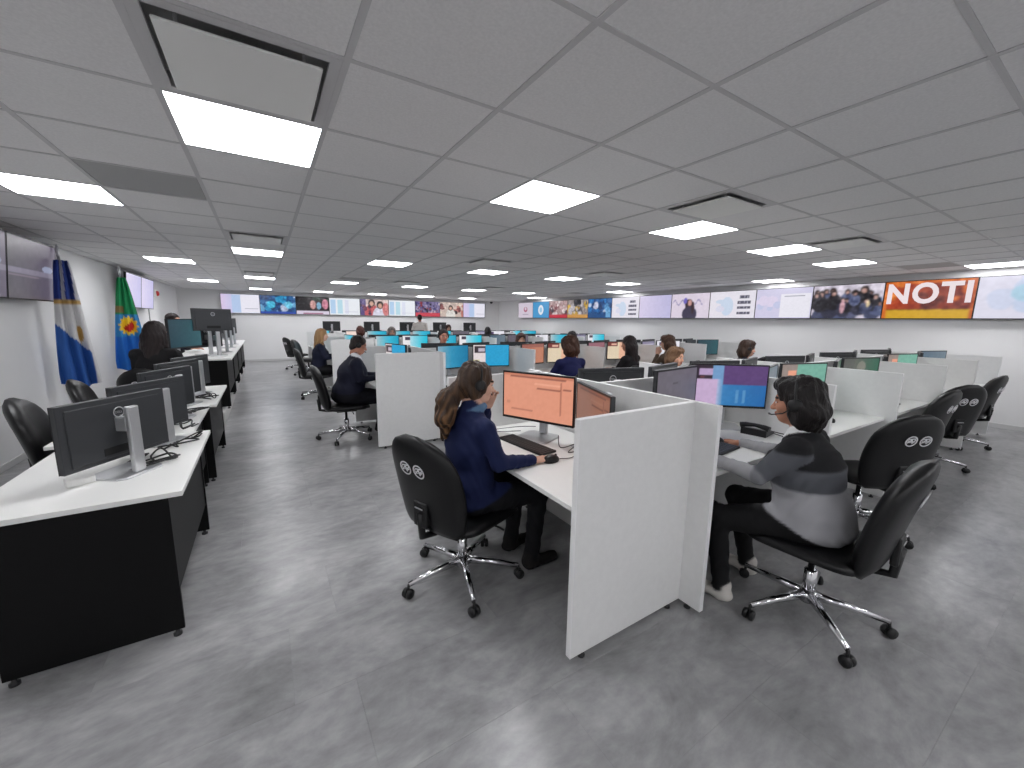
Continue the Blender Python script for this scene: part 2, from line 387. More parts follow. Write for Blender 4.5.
# ================================================================== screens (pictures are small pixel canvases painted here)
class Canvas:
    soft = 0
    def __init__(s, W, H, c): s.W, s.H = W, H; s.a = np.zeros((H, W, 3)); s.a[:] = c; s.u, s.v = np.meshgrid((np.arange(W)+.5)/W, (np.arange(H)+.5)/H)
    def rect(s, u0, v0, u1, v1, c):
        m = (s.u >= u0) & (s.u < u1) & (s.v >= v0) & (s.v < v1); s.a[m] = c; return s
    def ell(s, u, v, ru, rv, c):
        m = ((s.u-u)/ru)**2+((s.v-v)/rv)**2 < 1; s.a[m] = c; return s
    def grad(s, u0, v0, u1, v1, c0, c1, vertical=False):
        m = (s.u >= u0) & (s.u < u1) & (s.v >= v0) & (s.v < v1)
        t = ((s.v-v0)/(v1-v0) if vertical else (s.u-u0)/(u1-u0))[..., None]
        s.a = np.where(m[..., None], np.array(c0)*(1-t)+np.array(c1)*t, s.a); return s
    def noise(s, amp, f=1, seed=0, box=(0, 0, 1, 1)):
        r = np.random.RandomState(seed); n = r.rand(s.H//f+2, s.W//f+2, 1)-.5
        n = np.repeat(np.repeat(n, f, 0), f, 1)[:s.H, :s.W]
        m = (s.u >= box[0]) & (s.u < box[2]) & (s.v >= box[1]) & (s.v < box[3])
        s.a = np.where(m[..., None], s.a+n*amp, s.a); return s
    def blobs(s, n, cols, seed, box=(0, 0, 1, 1), r=(.03, .1)):
        q = random.Random(seed)
        for _ in range(n):
            k = q.uniform(*r); s.ell(q.uniform(box[0], box[2]), q.uniform(box[1], box[3]), k, k*1.7*q.uniform(.7, 1.3), q.choice(cols))
        return s
    def person(s, u, v, k, shirt, hair=(40, 30, 28), skin=(205, 160, 140)):
        s.ell(u, v-.30*k, .17*k, .34*k, shirt); s.ell(u, v+.10*k, .075*k, .15*k, hair); s.ell(u, v+.07*k, .05*k, .10*k, skin); return s
    def mesh(s, name, w, h, y=0.0):
        H, W = s.H, s.W
        for _ in range(s.soft):
            p_ = np.pad(s.a, ((1, 1), (1, 1), (0, 0)), 'edge'); s.a = (p_[1:-1, 1:-1]*2+p_[:-2, 1:-1]+p_[2:, 1:-1]+p_[1:-1, :-2]+p_[1:-1, 2:])/6
        xs = np.linspace(-w/2, w/2, W); zs = np.linspace(-h/2, h/2, H)
        X, Z = np.meshgrid(xs, zs); co = np.stack([X, np.full_like(X, y), Z], -1).reshape(-1, 3)
        idx = np.arange(H*W).reshape(H, W)
        q = np.stack([idx[:-1, :-1], idx[:-1, 1:], idx[1:, 1:], idx[1:, :-1]], -1).reshape(-1, 4)
        me = bpy.data.meshes.new(name); me.from_pydata(co.tolist(), [], q.tolist())
        at = me.color_attributes.new('Col', 'FLOAT_COLOR', 'POINT')
        c = np.ones((H*W, 4)); c[:, :3] = lin(np.clip(s.a, 0, 255)).reshape(-1, 3); at.data.foreach_set('color', c.ravel())
        me.materials.append(M_screen); return me

def desk_screen(kind, W=56, H=32):
    dim = .62
    if kind == 'orange' or kind == 'orange_dim':
        c = Canvas(W, H, (232, 158, 130)); ln = (150, 92, 76)
        c.rect(0, .93, 1, 1, (205, 130, 104)).rect(.1, .90, .9, .93, ln).rect(.12, .2, .13, .85, (190, 120, 98)).rect(.12, .2, .45, .215, (190, 120, 98)).rect(.44, .2, .45, .85, (190, 120, 98))
        c.rect(.5, .70, .82, .73, ln).rect(.83, .2, .84, .88, (180, 112, 92)).rect(.86, .72, .97, .75, ln).rect(.46, .78, .82, .8, (245, 178, 150)).rect(.1, .12, .84, .14, (190, 120, 98)).rect(.05, .3, .1, .36, (210, 140, 115)).noise(4, 2, 1)
        if kind == 'orange_dim': c.a *= .62
    elif kind == 'purple':
        c = Canvas(W, H, (205, 178, 214)); c.rect(0, .66, .29, 1, (52, 38, 52)).rect(.1, .74, .29, .92, (190, 165, 205)).rect(.12, .68, .18, .71, (120, 60, 60))
        c.rect(.29, .66, .42, 1, (118, 160, 205)).grad(.36, 0, .42, .66, (180, 185, 220), (110, 160, 205)).rect(.42, .52, 1, 1, (92, 62, 118)).grad(.42, 0, 1, .52, (62, 132, 190), (20, 100, 170)).rect(.6, .1, .64, .4, (90, 150, 200)).rect(.7, .1, .74, .42, (90, 150, 200)).noise(8, 2, 2)
    elif kind == 'grey': c = Canvas(W, H, (104, 98, 108)).rect(.38, .68, .5, .73, (60, 56, 62)).noise(8, 4, 3)
    elif kind == 'teal': c = Canvas(W, H, (118, 176, 158)).rect(0, 0, .34, 1, (150, 135, 128)).rect(.14, .5, .32, .8, (235, 160, 130)).noise(10, 3, 4)
    elif kind == 'green': c = Canvas(W, H, (90, 92, 88)).grad(.3, 0, 1, 1, (98, 100, 92), (44, 100, 78)).ell(.5, .7, .12, .2, (130, 130, 120)).ell(.35, .25, .14, .2, (150, 150, 105)).noise(8, 3, 5)
    elif kind == 'slate': c = Canvas(W, H, (92, 112, 128)).grad(0, 0, 1, 1, (80, 104, 122), (112, 128, 140)).noise(6, 3, 6)
    elif kind == 'darkteal': c = Canvas(W, H, (36, 74, 84)).grad(0, 0, 1, 1, (30, 62, 74), (48, 92, 100)).noise(6, 3, 7)
    elif kind == 'cyan': c = Canvas(W, H, (60, 190, 215)).grad(0, 0, .55, 1, (186, 200, 205), (60, 190, 220)).grad(.55, 0, 1, 1, (60, 190, 220), (20, 165, 200)).noise(8, 3, 8)
    elif kind == 'blue': c = Canvas(W, H, (30, 140, 185)).grad(0, 0, .45, 1, (150, 178, 195), (50, 150, 190)).grad(.45, 0, 1, 1, (50, 150, 190), (10, 120, 165)).noise(8, 3, 9)
    elif kind == 'blue_doc': c = Canvas(W, H, (40, 165, 215)).rect(0, 0, .34, 1, (236, 224, 225)).rect(0, 0, .18, .3, (225, 215, 165)).rect(.03, .62, .34, .95, (58, 46, 52)).rect(.15, .7, .32, .85, (200, 190, 205)).noise(10, 2, 10)
    elif kind == 'white_cyan': c = Canvas(W, H, (240, 238, 242)).grad(.3, 0, 1, 1, (180, 225, 238), (20, 195, 225)).rect(.1, .7, .3, .92, (70, 60, 80)).noise(8, 2, 11)
    elif kind == 'cream': c = Canvas(W, H, (232, 214, 186)).rect(.45, 0, 1, 1, (240, 188, 158)).rect(0, .74, .38, 1, (120, 60, 56)).rect(.14, .8, .34, .92, (235, 190, 170)).noise(8, 2, 12)
    elif kind == 'pink': c = Canvas(W, H, (168, 124, 132)).rect(0, .6, 1, 1, (150, 100, 112)).noise(8, 3, 13)
    elif kind == 'brown': c = Canvas(W, H, (196, 130, 104)).rect(0, .8, 1, 1, (160, 100, 88)).noise(8, 3, 14)
    elif kind == 'lavender': c = Canvas(W, H, (176, 170, 192)).rect(.0, .85, 1, 1, (130, 124, 150)).noise(8, 3, 15)
    elif kind == 'white': c = Canvas(W, H, (240, 238, 245)).rect(.1, .6, .3, .9, (90, 70, 110)).rect(.5, .1, .9, .5, (205, 205, 230)).noise(8, 3, 16)
    elif kind == 'violet': c = Canvas(W, H, (235, 228, 240)).rect(.2, 0, 1, .5, (150, 110, 200)).rect(0, .5, .8, 1, (250, 225, 215)).noise(8, 3, 17)
    else: c = Canvas(12, 8, (26, 26, 30))
    return c

# ------------------------------------------------------------------ desk monitor: screen faces local -Y, foot stands on z=0
MW, MH, MZ = .56, .335, .285      # panel size and centre height above the desk
SCR = {}
def screen_mesh(kind):
    if kind not in SCR: SCR[kind] = desk_screen(kind).mesh('screen', MW-.018, MH-.024, -.0165)
    return SCR[kind]
def circ(n, r): return [(r*math.cos(2*math.pi*k/n), r*math.sin(2*math.pi*k/n)) for k in range(n)]
RX = Matrix.Rotation(math.pi/2, 4, 'X')
hb = MB(); hb.box(-MW/2, MW/2, -.016, .012, MZ-MH/2, MZ+MH/2, .003); hb.box(-MW*.44, MW*.44, .010, .018, MZ-MH*.44, MZ+MH*.42, .003, 1)
me_housing = hb.mesh('housing', M_dkgrey)
bb = MB()
for (a, b_, c, d) in ((-MW/2, MW/2, MZ+MH/2-.010, MZ+MH/2), (-MW/2, MW/2, MZ-MH/2, MZ-MH/2+.016), (-MW/2, -MW/2+.008, MZ-MH/2, MZ+MH/2), (MW/2-.008, MW/2, MZ-MH/2, MZ+MH/2)):
    bb.box(a, b_, -.0185, -.0155, c, d)
me_bezel = bb.mesh('bezel', M_bezel)
lg = MB(); lg.ring(.024, .029, 0, 24, Matrix.Translation((0, .0192, MZ+.085))@Matrix.Rotation(-math.pi/2, 4, 'X'))
me_logo = lg.mesh('logo_ring', M_silver)
tm = text_mesh('DELL', .017, .0004); tm.materials.clear(); tm.materials.append(M_silver)
tm.transform(Matrix.Translation((0, .0192, MZ+.085))@Matrix.Rotation(math.pi, 4, 'Z')@RX); me_logotext = tm
cb = MB(); cb.box(-.030, .030, .075, .105, .012, MZ+.09, .008, 2); cb.box(-.028, .028, .016, .080, MZ-.045, MZ+.03, .004)
me_column = cb.mesh('stand_column', M_silver)
fb = MB(); fb.prism([(-.12, -.10), (.12, -.10), (.125, -.09), (.125, .09), (.10, .125), (-.10, .125), (-.125, .09), (-.125, -.09)], 0, .012, None, 0, .002, 1)
me_foot = fb.mesh('stand_foot', M_silver)
me_port = MB().box(-.10, .10, .014, .0192, MZ-MH*.40, MZ-MH*.27, .003).mesh('port_recess', M_dark)
def monitor(kind, label, loc, rz, group='desk monitors', tilt=0.0, lift=0.0, detail=True, size=1.0):
    t = thing('monitor', label, 'monitor', loc, rz, group)
    h_ = link('housing', me_housing, t); s_ = link('screen', screen_mesh(kind), h_, (0, -.0002, MZ)); link('bezel', me_bezel, h_)
    if detail: link('logo_ring', me_logo, h_); link('logo_lettering', me_logotext, h_); link('port_recess', me_port, h_)
    h_.location.z = lift
    t.scale = (size,)*3
    if tilt:
        h_.matrix_basis = Matrix.Translation((0, 0, MZ+lift))@Matrix.Rotation(tilt, 4, 'X')@Matrix.Translation((0, 0, -MZ))
    link('stand_column', me_column, t); link('stand_foot', me_foot, t)
    return t

# ------------------------------------------------------------------ wall televisions: screen faces local -Y, centre at origin
TW, TH = 1.107, .655
def tv_picture(k):
    W, H = 80, 46; lav = (222, 216, 240)
    if k == 'map': c = Canvas(W, H, (228, 226, 242)).blobs(16, [(205, 216, 240), (190, 216, 236), (214, 220, 242)], 4, (.1, .2, .8, .95), (.05, .14)).ell(.45, .6, .14, .2, (178, 214, 234)).noise(6, 2, 1)
    elif k == 'noti':
        c = Canvas(W, H, (150, 52, 24)).grad(0, 0, 1, 1, (190, 70, 20), (120, 40, 26)).blobs(14, [(200, 96, 30), (105, 36, 24), (220, 120, 40)], 8).rect(0, 0, 1, .26, (214, 168, 34)).rect(0, .24, 1, .27, (120, 70, 20)).rect(0, .92, 1, 1, (216, 110, 36)).rect(0, 0, .05, 1, (214, 110, 40)).rect(.96, 0, 1, 1, (190, 90, 40)).noise(12, 2, 2)
    elif k == 'crowd':
        c = Canvas(W, H, (214, 206, 220)); q = random.Random(5)
        c.blobs(60, [(52, 52, 72), (40, 38, 48), (78, 76, 98), (96, 100, 130), (150, 120, 112), (60, 90, 140)], 6, (0, 0, 1, .55), (.03, .09))
        for _ in range(30): c.person(q.uniform(.03, .97), q.uniform(.3, .78), q.uniform(.45, .8), q.choice([(48, 48, 66), (70, 76, 104), (36, 34, 40), (88, 96, 130)]), (50, 42, 42), (190, 150, 140))
        c.ell(.46, .35, .04, .2, (216, 170, 180)).ell(.81, .42, .025, .1, (236, 214, 170)).noise(24, 2, 3)
    elif k == 'mapdoc': c = Canvas(W, H, (214, 210, 236)).blobs(10, [(200, 204, 234), (226, 216, 240)], 7, (.05, .2, .45, .9), (.05, .12)).rect(.46, .05, .98, .8, (240, 238, 248)).rect(.52, .72, .88, .75, (120, 120, 140)).rect(.5, .12, .8, .14, (190, 190, 205)).noise(5, 2, 4)
    elif k == 'stats':
        c = Canvas(W, H, (236, 232, 242)).ell(.4, .45, .14, .34, (206, 220, 240)).ell(.3, .62, .16, .08, (206, 220, 240)).ell(.25, .35, .1, .12, (222, 222, 240))
        for n, v in enumerate((.72, .53, .34, .15)): c.rect(.62-.0*n if n else .66, v, .9 if n else .86, v+.1, (84, 82, 100)).rect(.66, v+.02, .69, v+.08, (150, 150, 165)).rect(.76, v+.03, .78, v+.1, (190, 190, 205)).rect(.83, v, .84, v+.08, (200, 200, 215))
        c.noise(6, 2, 5)
    elif k == 'woman':
        c = Canvas(W, H, (228, 216, 232)).ell(.48, .55, .1, .22, (52, 36, 44)).ell(.5, .18, .19, .3, (60, 54, 78)).ell(.5, .62, .055, .13, (206, 156, 148)).ell(.58, .42, .04, .24, (56, 36, 42)).noise(6, 2, 6)
        for n in range(40):
            u = .03+n*.02
            if .34 < u < .62: continue
            c.rect(u, .62+.1*math.sin(n*.6), u+.02, .66+.1*math.sin(n*.6), (120, 110, 165))
        c.ell(.38, .7, .05, .12, (110, 100, 190))
    elif k == 'blank': c = Canvas(W, H, (206, 200, 234)).grad(0, 0, 1, 1, (222, 212, 240), (196, 192, 230)).noise(6, 4, 7)
    elif k == 'studio': c = Canvas(W, H, (40, 90, 150)).blobs(26, [(30, 110, 180), (90, 150, 200), (24, 60, 110), (180, 190, 215), (70, 120, 190)], 9, (0, .1, 1, 1), (.04, .12)).rect(0, 0, 1, .3, (20, 74, 130)).rect(.76, .05, .95, .4, (110, 170, 215)).ell(.35, .65, .1, .2, (200, 200, 220)).noise(20, 2, 8)
    elif k == 'yellow': c = Canvas(W, H, (150, 140, 140)).blobs(30, [(40, 40, 48), (190, 184, 190), (90, 84, 90), (220, 210, 205), (200, 160, 60)], 10, (0, .2, 1, 1), (.04, .12)).rect(0, 0, 1, .2, (206, 150, 70)).noise(20, 2, 9)
    elif k == 'redstrip': c = Canvas(W, H, (170, 140, 140)).blobs(30, [(120, 60, 66), (220, 206, 206), (70, 56, 66), (190, 160, 160)], 11, (0, .2, 1, 1), (.03, .1)).rect(0, 0, 1, .2, (196, 40, 60)).noise(20, 2, 10)
    elif k == 'seal': c = Canvas(W, H, (60, 150, 205)).ell(.5, .5, .16, .3, (230, 236, 244)).ell(.5, .5, .08, .16, (150, 200, 230))
    elif k == 'logo': c = Canvas(W, H, (212, 200, 214)).ell(.5, .55, .13, .17, (170, 80, 110)).ell(.5, .6, .07, .1, (212, 200, 214)).rect(.3, .22, .7, .27, (150, 140, 160))
    elif k == 'doc': c = Canvas(W, H, (228, 228, 246)).grad(0, 0, .3, 1, (226, 205, 238), (205, 205, 240)).rect(.28, .05, .5, .95, (184, 206, 240)).rect(.5, .05, .98, .95, (240, 238, 250)).rect(.6, .24, .95, .27, (140, 140, 165)).noise(5, 2, 11)
    elif k == 'studio2': c = Canvas(W, H, (30, 84, 140)).blobs(30, [(40, 150, 200), (20, 56, 104), (110, 170, 210), (180, 190, 215)], 12, (0, 0, 1, 1), (.04, .12)).rect(0, 0, 1, .12, (36, 70, 170)).ell(.3, .5, .12, .2, (70, 190, 225)).ell(.8, .5, .1, .2, (110, 200, 230)).noise(24, 2, 12)
    elif k == 'face': c = Canvas(W, H, (22, 18, 22)).blobs(12, [(40, 60, 50), (60, 40, 46)], 13).ell(.5, .55, .09, .26, (206, 156, 150)).ell(.68, .5, .07, .22, (120, 170, 200)).ell(.88, .6, .1, .3, (204, 130, 150)).rect(0, 0, 1, .22, (224, 214, 232)).rect(.2, .05, .8, .08, (120, 40, 70)).noise(14, 2, 13)
    elif k == 'table': c = Canvas(W, H, (240, 244, 250)).rect(.04, .08, .2, .9, (184, 214, 244)).rect(.26, .08, .42, .9, (190, 226, 240)).rect(.5, .08, .62, .9, (226, 230, 246)).rect(.5, .2, .92, .22, (205, 205, 220)).noise(4, 3, 14)
    elif k == 'people': c = Canvas(W, H, (222, 200, 196)).rect(0, 0, .2, 1, (92, 78, 130)).person(.4, .62, 1.5, (200, 96, 100)).person(.7, .5, 1.6, (222, 220, 236)).ell(.9, .4, .12, .4, (214, 130, 130)).blobs(8, [(60, 44, 70), (120, 70, 90)], 15, (0, .1, .35, .8), (.03, .08)).noise(14, 2, 15)
    elif k == 'redcrowd': c = Canvas(W, H, (120, 110, 150)).blobs(50, [(60, 56, 110), (40, 36, 56), (190, 170, 180), (150, 60, 70)], 16, (0, .25, 1, .95), (.02, .06)).rect(0, 0, 1, .26, (206, 70, 84)).noise(20, 2, 16)
    elif k == 'people2': c = Canvas(W, H, (206, 186, 176)).blobs(24, [(60, 44, 44), (190, 120, 110), (230, 214, 196), (120, 60, 60)], 17, (0, 0, 1, .8), (.04, .11)).person(.45, .5, 1.2, (230, 226, 220)).noise(16, 2, 17)
    else: c = Canvas(W, H, (88, 82, 94)).grad(0, 0, 1, 1, (84, 80, 86), (98, 90, 106)).rect(0, .42, 1, .5, (128, 122, 138)).rect(0, .36, .6, .4, (128, 116, 128)).ell(.8, .55, .12, .06, (150, 156, 180)).noise(8, 4, 18)  # dim screen: reflections of the room painted into the emitted picture
    if k in ('crowd', 'people', 'people2', 'face', 'studio', 'studio2', 'redcrowd', 'redstrip', 'yellow', 'woman', 'map', 'noti'):
        c.noise(46 if k not in ('map', 'woman') else 8, 3, 21, (0, .22, 1, 1)); c.noise(34 if k not in ('map', 'woman') else 5, 5, 22, (0, .22, 1, 1)); c.soft = 2
    return c
tvb = MB(); tvb.box(-TW/2, TW/2, -.012, .022, -TH/2, TH/2, .003); tvb.box(-TW*.36, TW*.36, .02, .045, -TH*.4, TH*.3, .008)
me_tvb = tvb.mesh('housing', M_blackp)
bz = MB()
for (a, b_, c, d) in ((-TW/2, TW/2, TH/2-.010, TH/2), (-TW/2, TW/2, -TH/2, -TH/2+.014), (-TW/2, -TW/2+.009, -TH/2, TH/2), (TW/2-.009, TW/2, -TH/2, TH/2)): bz.box(a, b_, -.0155, -.0115, c, d)
me_tvz = bz.mesh('bezel', M_bezel)
wm = MB(); wm.box(-.25, .25, .04, .09, -.12, .12, .003)
me_tvm = wm.mesh('wall_mount', M_legs)
def tv(kind, label, loc, rz, group, tilt=0.0):
    t = thing('wall_television', label, 'television', loc, rz, group)
    if tilt: t.rotation_euler = Euler((0, 0, rz)); t.matrix_basis = Matrix.Translation(loc)@Matrix.Rotation(rz, 4, 'Z')@Matrix.Rotation(tilt, 4, 'X')
    link('housing', me_tvb, t); link('screen', tv_picture(kind).mesh('screen', TW-.018, TH-.024, -.0128), t); link('bezel', me_tvz, t); link('wall_mount', me_tvm, t)
    return t
RW = ['map', 'noti', 'crowd', 'mapdoc', 'stats', 'woman', 'blank', 'stats', 'studio', 'yellow', 'redstrip', 'seal', 'logo']
RWL = ['pale map, nearest on the right wall', 'orange title with big white letters and yellow strip', 'photo of a seated crowd', 'pale map and white document panel', 'pale map and dark figures column, beside the woman presenter', 'woman presenter in a dark top', 'blank lavender picture', 'small pale map and dark figures column beside the blue studio', 'blue news studio on the right wall', 'office scene with yellow strip', 'scene with red strip on the right wall', 'white seal on blue', 'small crimson logo on pale grey']
for k, (kd, lb) in enumerate(zip(RW, RWL)):
    t = tv(kd, 'wall television showing '+lb, (WR-.092, 1.0+k*1.107, 2.005), rz_face(-1, 0), 'televisions along the right wall')
    if kd == 'noti':
        M_lt = emit_mat('lit_lettering', (250, 236, 240), SCREEN_GAIN); M_lt.cycles.emission_sampling = 'NONE'
        tm = text_mesh('NOTI', .50, .0003, 'CENTER', .018); tm.materials.clear(); tm.materials.append(M_lt)
        tm.transform(Matrix.Translation((-.0, -.0136, .09))@RX@Matrix.Diagonal((.80, .92, 1, 1)))
        link('headline_lettering', tm, [c for c in kids(t) if c.name.startswith('screen')][0])
BW = ['doc', 'studio2', 'face', 'table', 'people', 'table', 'redcrowd', 'people2', 'doc']
BWL = ['pale document, leftmost on the back wall', 'bright blue studio on the back wall', 'faces on black with white caption strip', 'white table with blue columns, left of the people in pink', 'people in pink and white', 'white table with blue columns, right of the people in pink', 'crowd with red floor on the back wall', 'group of people next to the red crowd', 'pale document, rightmost on the back wall']
for k, (kd, lb) in enumerate(zip(BW, BWL)):
    tv(kd, 'wall television showing '+lb, (-.60+k*1.112, WB-.092, 2.005), rz_face(0, -1), 'televisions along the back wall')
for k, (y, lb) in enumerate(((6.66, 'nearer the blue and white flag'), (5.54, 'at the picture edge'))):
    tv('dull', 'dim wall television with painted grey reflections '+lb, (WL+.17, y, 2.03), rz_face(1, 0), 'dim televisions on the left wall', .10)
for k, (y, lb) in enumerate(((10.75, 'nearer'), (11.86, 'farther'))):
    tv('blank', 'lavender wall television behind the green and blue flag, %s of two' % lb, (WL+.17, y, 2.03), rz_face(1, 0), 'televisions behind the green and blue flag', .10)

# ------------------------------------------------------------------ partition panels and desks
PT = 1.15
def panel(x0, x1, y0, y1, label, z1=PT):
    """white-edged board standing on small feet"""
    t = thing('cubicle_panel', label, 'partition', ((x0+x1)/2, (y0+y1)/2, 0), 0, 'cubicle partition panels')
    hx, hy = (x1-x0)/2, (y1-y0)/2
    MB().box(-hx+.001, hx-.001, -hy+.001, hy-.001, .028, z1-.0015).build('board', M_panel, t)
    MB().box(-hx, hx, -hy, hy, z1-.0015, z1+.0015).build('top_edge', M_edge, t)
    for s_ in (-1, 1):
        if hx > hy:
            MB().box(s_*hx-.0012, s_*hx+.0012, -hy, hy, .028, z1).build('end_edge', M_edge, t)
            MB().lathe([(.018, 0), (.018, .008), (.006, .01), (.006, .03)], 10, 0, Matrix.Translation((s_*(hx-.08), 0, 0))).build('foot', M_legs, t)
        else:
            MB().box(-hx, hx, s_*hy-.0012, s_*hy+.0012, .028, z1).build('end_edge', M_edge, t)
            MB().lathe([(.018, 0), (.018, .008), (.006, .01), (.006, .03)], 10, 0, Matrix.Translation((0, s_*(hy-.08), 0))).build('foot', M_legs, t)
    return t
def desk(x0, x1, y0, y1, label, back, z=.75):
    """white top on slim legs with a dark modesty board along its back side ('+y','-y','+x')"""
    t = thing('workstation_desk', label, 'desk', ((x0+x1)/2, (y0+y1)/2, 0), 0, 'cubicle desks')
    hx, hy = (x1-x0)/2, (y1-y0)/2
    MB().box(-hx, hx, -hy, hy, z-.025, z, .002).build('worktop', M_white, t)
    m = MB(); e = .03
    if back == '+y': m.box(-hx+.02, hx-.02, hy-.05, hy-.032, .25, z-.025)
    if back == '-y': m.box(-hx+.02, hx-.02, -hy+.032, -hy+.05, .25, z-.025)
    if back == '+x': m.box(hx-.05, hx-.032, -hy+.02, hy-.02, .25, z-.025)
    m.build('modesty_board', M_black, t)
    for sx in (-1, 1):
        for sy in (-1, 1):
            if (back == '+y' and sy < 0) or (back == '-y' and sy > 0) or (back == '+x' and sx < 0): continue
            cx, cy = sx*(hx-.035), sy*(hy-.035)
            MB().box(cx-.02, cx+.02, cy-.02, cy+.02, 0, z-.025, .002).build('leg', M_legs, t)
    return t
ISL = ['front', 'second', 'third', 'fourth']
Y0S = [1.21, 4.74, 8.27, 11.80]
SX = 1.88; PX = 1.374
for n, y0 in enumerate(Y0S):
    nm = ISL[n]+' island'
    panel(1.08, SX-.016, y0-.015, y0+.015, 'white end panel closing the near side of the %s aisle bay' % nm)
    panel(1.08, SX-.016, y0+1.355, y0+1.385, 'white end panel closing the far side of the %s aisle bay' % nm)
    panel(SX-.015, SX+.015, y0-.14, y0+1.52, 'white spine panel between the aisle bay and first bays of the %s' % nm)
    desk(1.09, SX-.016, y0+.016, y0+1.354, 'white desk of the aisle bay on the %s' % nm, '+x')
    for k in range(5):
        xa, xb = SX+k*PX+.016, SX+(k+1)*PX-.016
        panel(xa, xb, y0+.685, y0+.715, 'white back panel between the %s bays of the %s' % (ORD[k], nm))
        desk(xa, xb, y0-.06, y0+.684, 'white desk in the %s bay, near side of the %s' % (ORD[k], nm), '+y')
        desk(xa, xb, y0+.716, y0+1.46, 'white desk in the %s bay, far side of the %s' % (ORD[k], nm), '-y')
        x = SX+(k+1)*PX
        if k < 4:
            panel(x-.015, x+.015, y0-.13, y0+.684, 'white divider after the %s bay, near side of the %s' % (ORD[k], nm))
            panel(x-.015, x+.015, y0+.716, y0+1.52, 'white divider after the %s bay, far side of the %s' % (ORD[k], nm))
        else: panel(x-.015, x+.015, y0-.14, y0+1.52, 'wide white panel closing the right wall end of the %s' % nm)

# ------------------------------------------------------------------ office chair: looks along local +Y, stands on z=0
def backrest_mesh():
    """padded, tapered and rounded back with a waist curve, leaning back"""
    bm = bmesh.new(); nu, nv = 13, 17; G = {}
    for side_ in (0, 1):
        for i in range(nu):
            for j in range(nv):
                u = -1+2*i/(nu-1); v = j/(nv-1)
                wdt = .215+.045*math.sin(math.pi*min(v*1.05, 1))
                if v > .70: wdt *= math.sqrt(max(0, 1-((v-.70)/.30)**2*.955))
                if v < .12: wdt *= .86+.14*math.sqrt(1-((.12-v)/.12)**2)
                edge = min(1, (abs(u)**10+abs(2*v-1)**14)**.5)
                th = .058*(1-edge)
                z = .405+v*.57; lean = -.245-.11*v-.05*(v-.3)**2
                curve = .035*(u*wdt/.25)**2
                y = lean+curve+(th+.018 if side_ else -th*.55)
                G[side_, i, j] = bm.verts.new((u*wdt, y, z))
    for side_ in (0, 1):
        for i in range(nu-1):
            for j in range(nv-1):
                q = [G[side_, i, j], G[side_, i+1, j], G[side_, i+1, j+1], G[side_, i, j+1]]
                bm.faces.new(q if not side_ else q[::-1])
    for i in range(nu-1):
        for j in (0, nv-1): bm.faces.new([G[0, i, j], G[0, i+1, j], G[1, i+1, j], G[1, i, j]])
    for j in range(nv-1):
        for i in (0, nu-1): bm.faces.new([G[0, i, j], G[0, i, j+1], G[1, i, j+1], G[1, i, j]])
    bmesh.ops.recalc_face_normals(bm, faces=bm.faces[:])
    for f in bm.faces: f.smooth = True
    me = bpy.data.meshes.new('backrest'); bm.to_mesh(me); bm.free(); me.materials.append(M_leather); return me
def seat_mesh():
    bm = bmesh.new(); nu, nv = 13, 13; G = {}
    for s_ in (0, 1):
        for i in range(nu):
            for j in range(nv):
                u, v = -1+2*i/(nu-1), -1+2*j/(nv-1)
                r = (abs(u)**5+abs(v)**5)**.2; k = max(abs(u), abs(v))/r if r > 0 else 1
                x, y = u*k*.265, v*k*.26+.02
                e = max(abs(u), abs(v))**6
                zt = .475-.022*e-.008*(1-u*u)*(1-v*v)-(.03*max(0, v-.6)/.4)
                G[s_, i, j] = bm.verts.new((x, y, zt if s_ else .395+.03*e))
    for s_ in (0, 1):
        for i in range(nu-1):
            for j in range(nv-1):
                q = [G[s_, i, j], G[s_, i+1, j], G[s_, i+1, j+1], G[s_, i, j+1]]
                bm.faces.new(q if s_ else q[::-1])
    for i in range(nu-1):
        for j in (0, nv-1): bm.faces.new([G[0, i, j], G[0, i+1, j], G[1, i+1, j], G[1, i, j]])
    for j in range(nv-1):
        for i in (0, nu-1): bm.faces.new([G[0, i, j], G[0, i, j+1], G[1, i, j+1], G[1, i, j]])
    bmesh.ops.recalc_face_normals(bm, faces=bm.faces[:])
    for f in bm.faces: f.smooth = True
    me = bpy.data.meshes.new('seat'); bm.to_mesh(me); bm.free(); me.materials.append(M_leather); return me
CH = thing('office_chair', '', 'chair')
link('seat', seat_mesh(), CH); BK = link('backrest', backrest_mesh(), CH)
def emblem_mesh():
    m = MB(); m.ring(.033, .041, 0, 24)
    m.ring(.012, .016, 0, 12, Matrix.Translation((-.012, .004, 0)))
    for a, b_ in (((-.026, -.014), (.0, .012)), ((.0, .012), (.008, -.018)), ((.008, -.018), (.026, .012)), ((-.02, .016), (.022, .02)), ((.004, .0), (.024, -.004))):
        m.tube([(a[0], a[1], .0005), (b_[0], b_[1], .0005)], .0036, 5)
    return m.mesh('emblem', M_emblem)
me_emb = emblem_mesh()
for sx in (-.05, .05):
    e = link('emblem', me_emb, BK); v = .68; z = .405+v*.57
    e.matrix_local = Matrix.Translation((sx, -.245-.11*v-.05*(v-.3)**2-.0345+.035*(sx/.24)**2-.003, z))@Matrix.Rotation(math.radians(90+16), 4, 'X')@Matrix.Rotation(0, 4, 'Z')
MB().box(-.03, .03, -.325, -.322, .565, .572).build('maker_plate', M_silver, BK).location = (0, -.004, 0)
m = MB(); m.tube([(0, .0, .385), (0, -.22, .385), (0, -.305, .40), (0, -.318, .54)], .020, 8); m.box(-.05, .05, -.322, -.292, .46, .60, .006); m.build('back_bracket', M_blackp, CH)
m = MB(); m.box(-.10, .10, -.12, .12, .365, .398, .006); m.build('seat_plate', M_blackp, CH)
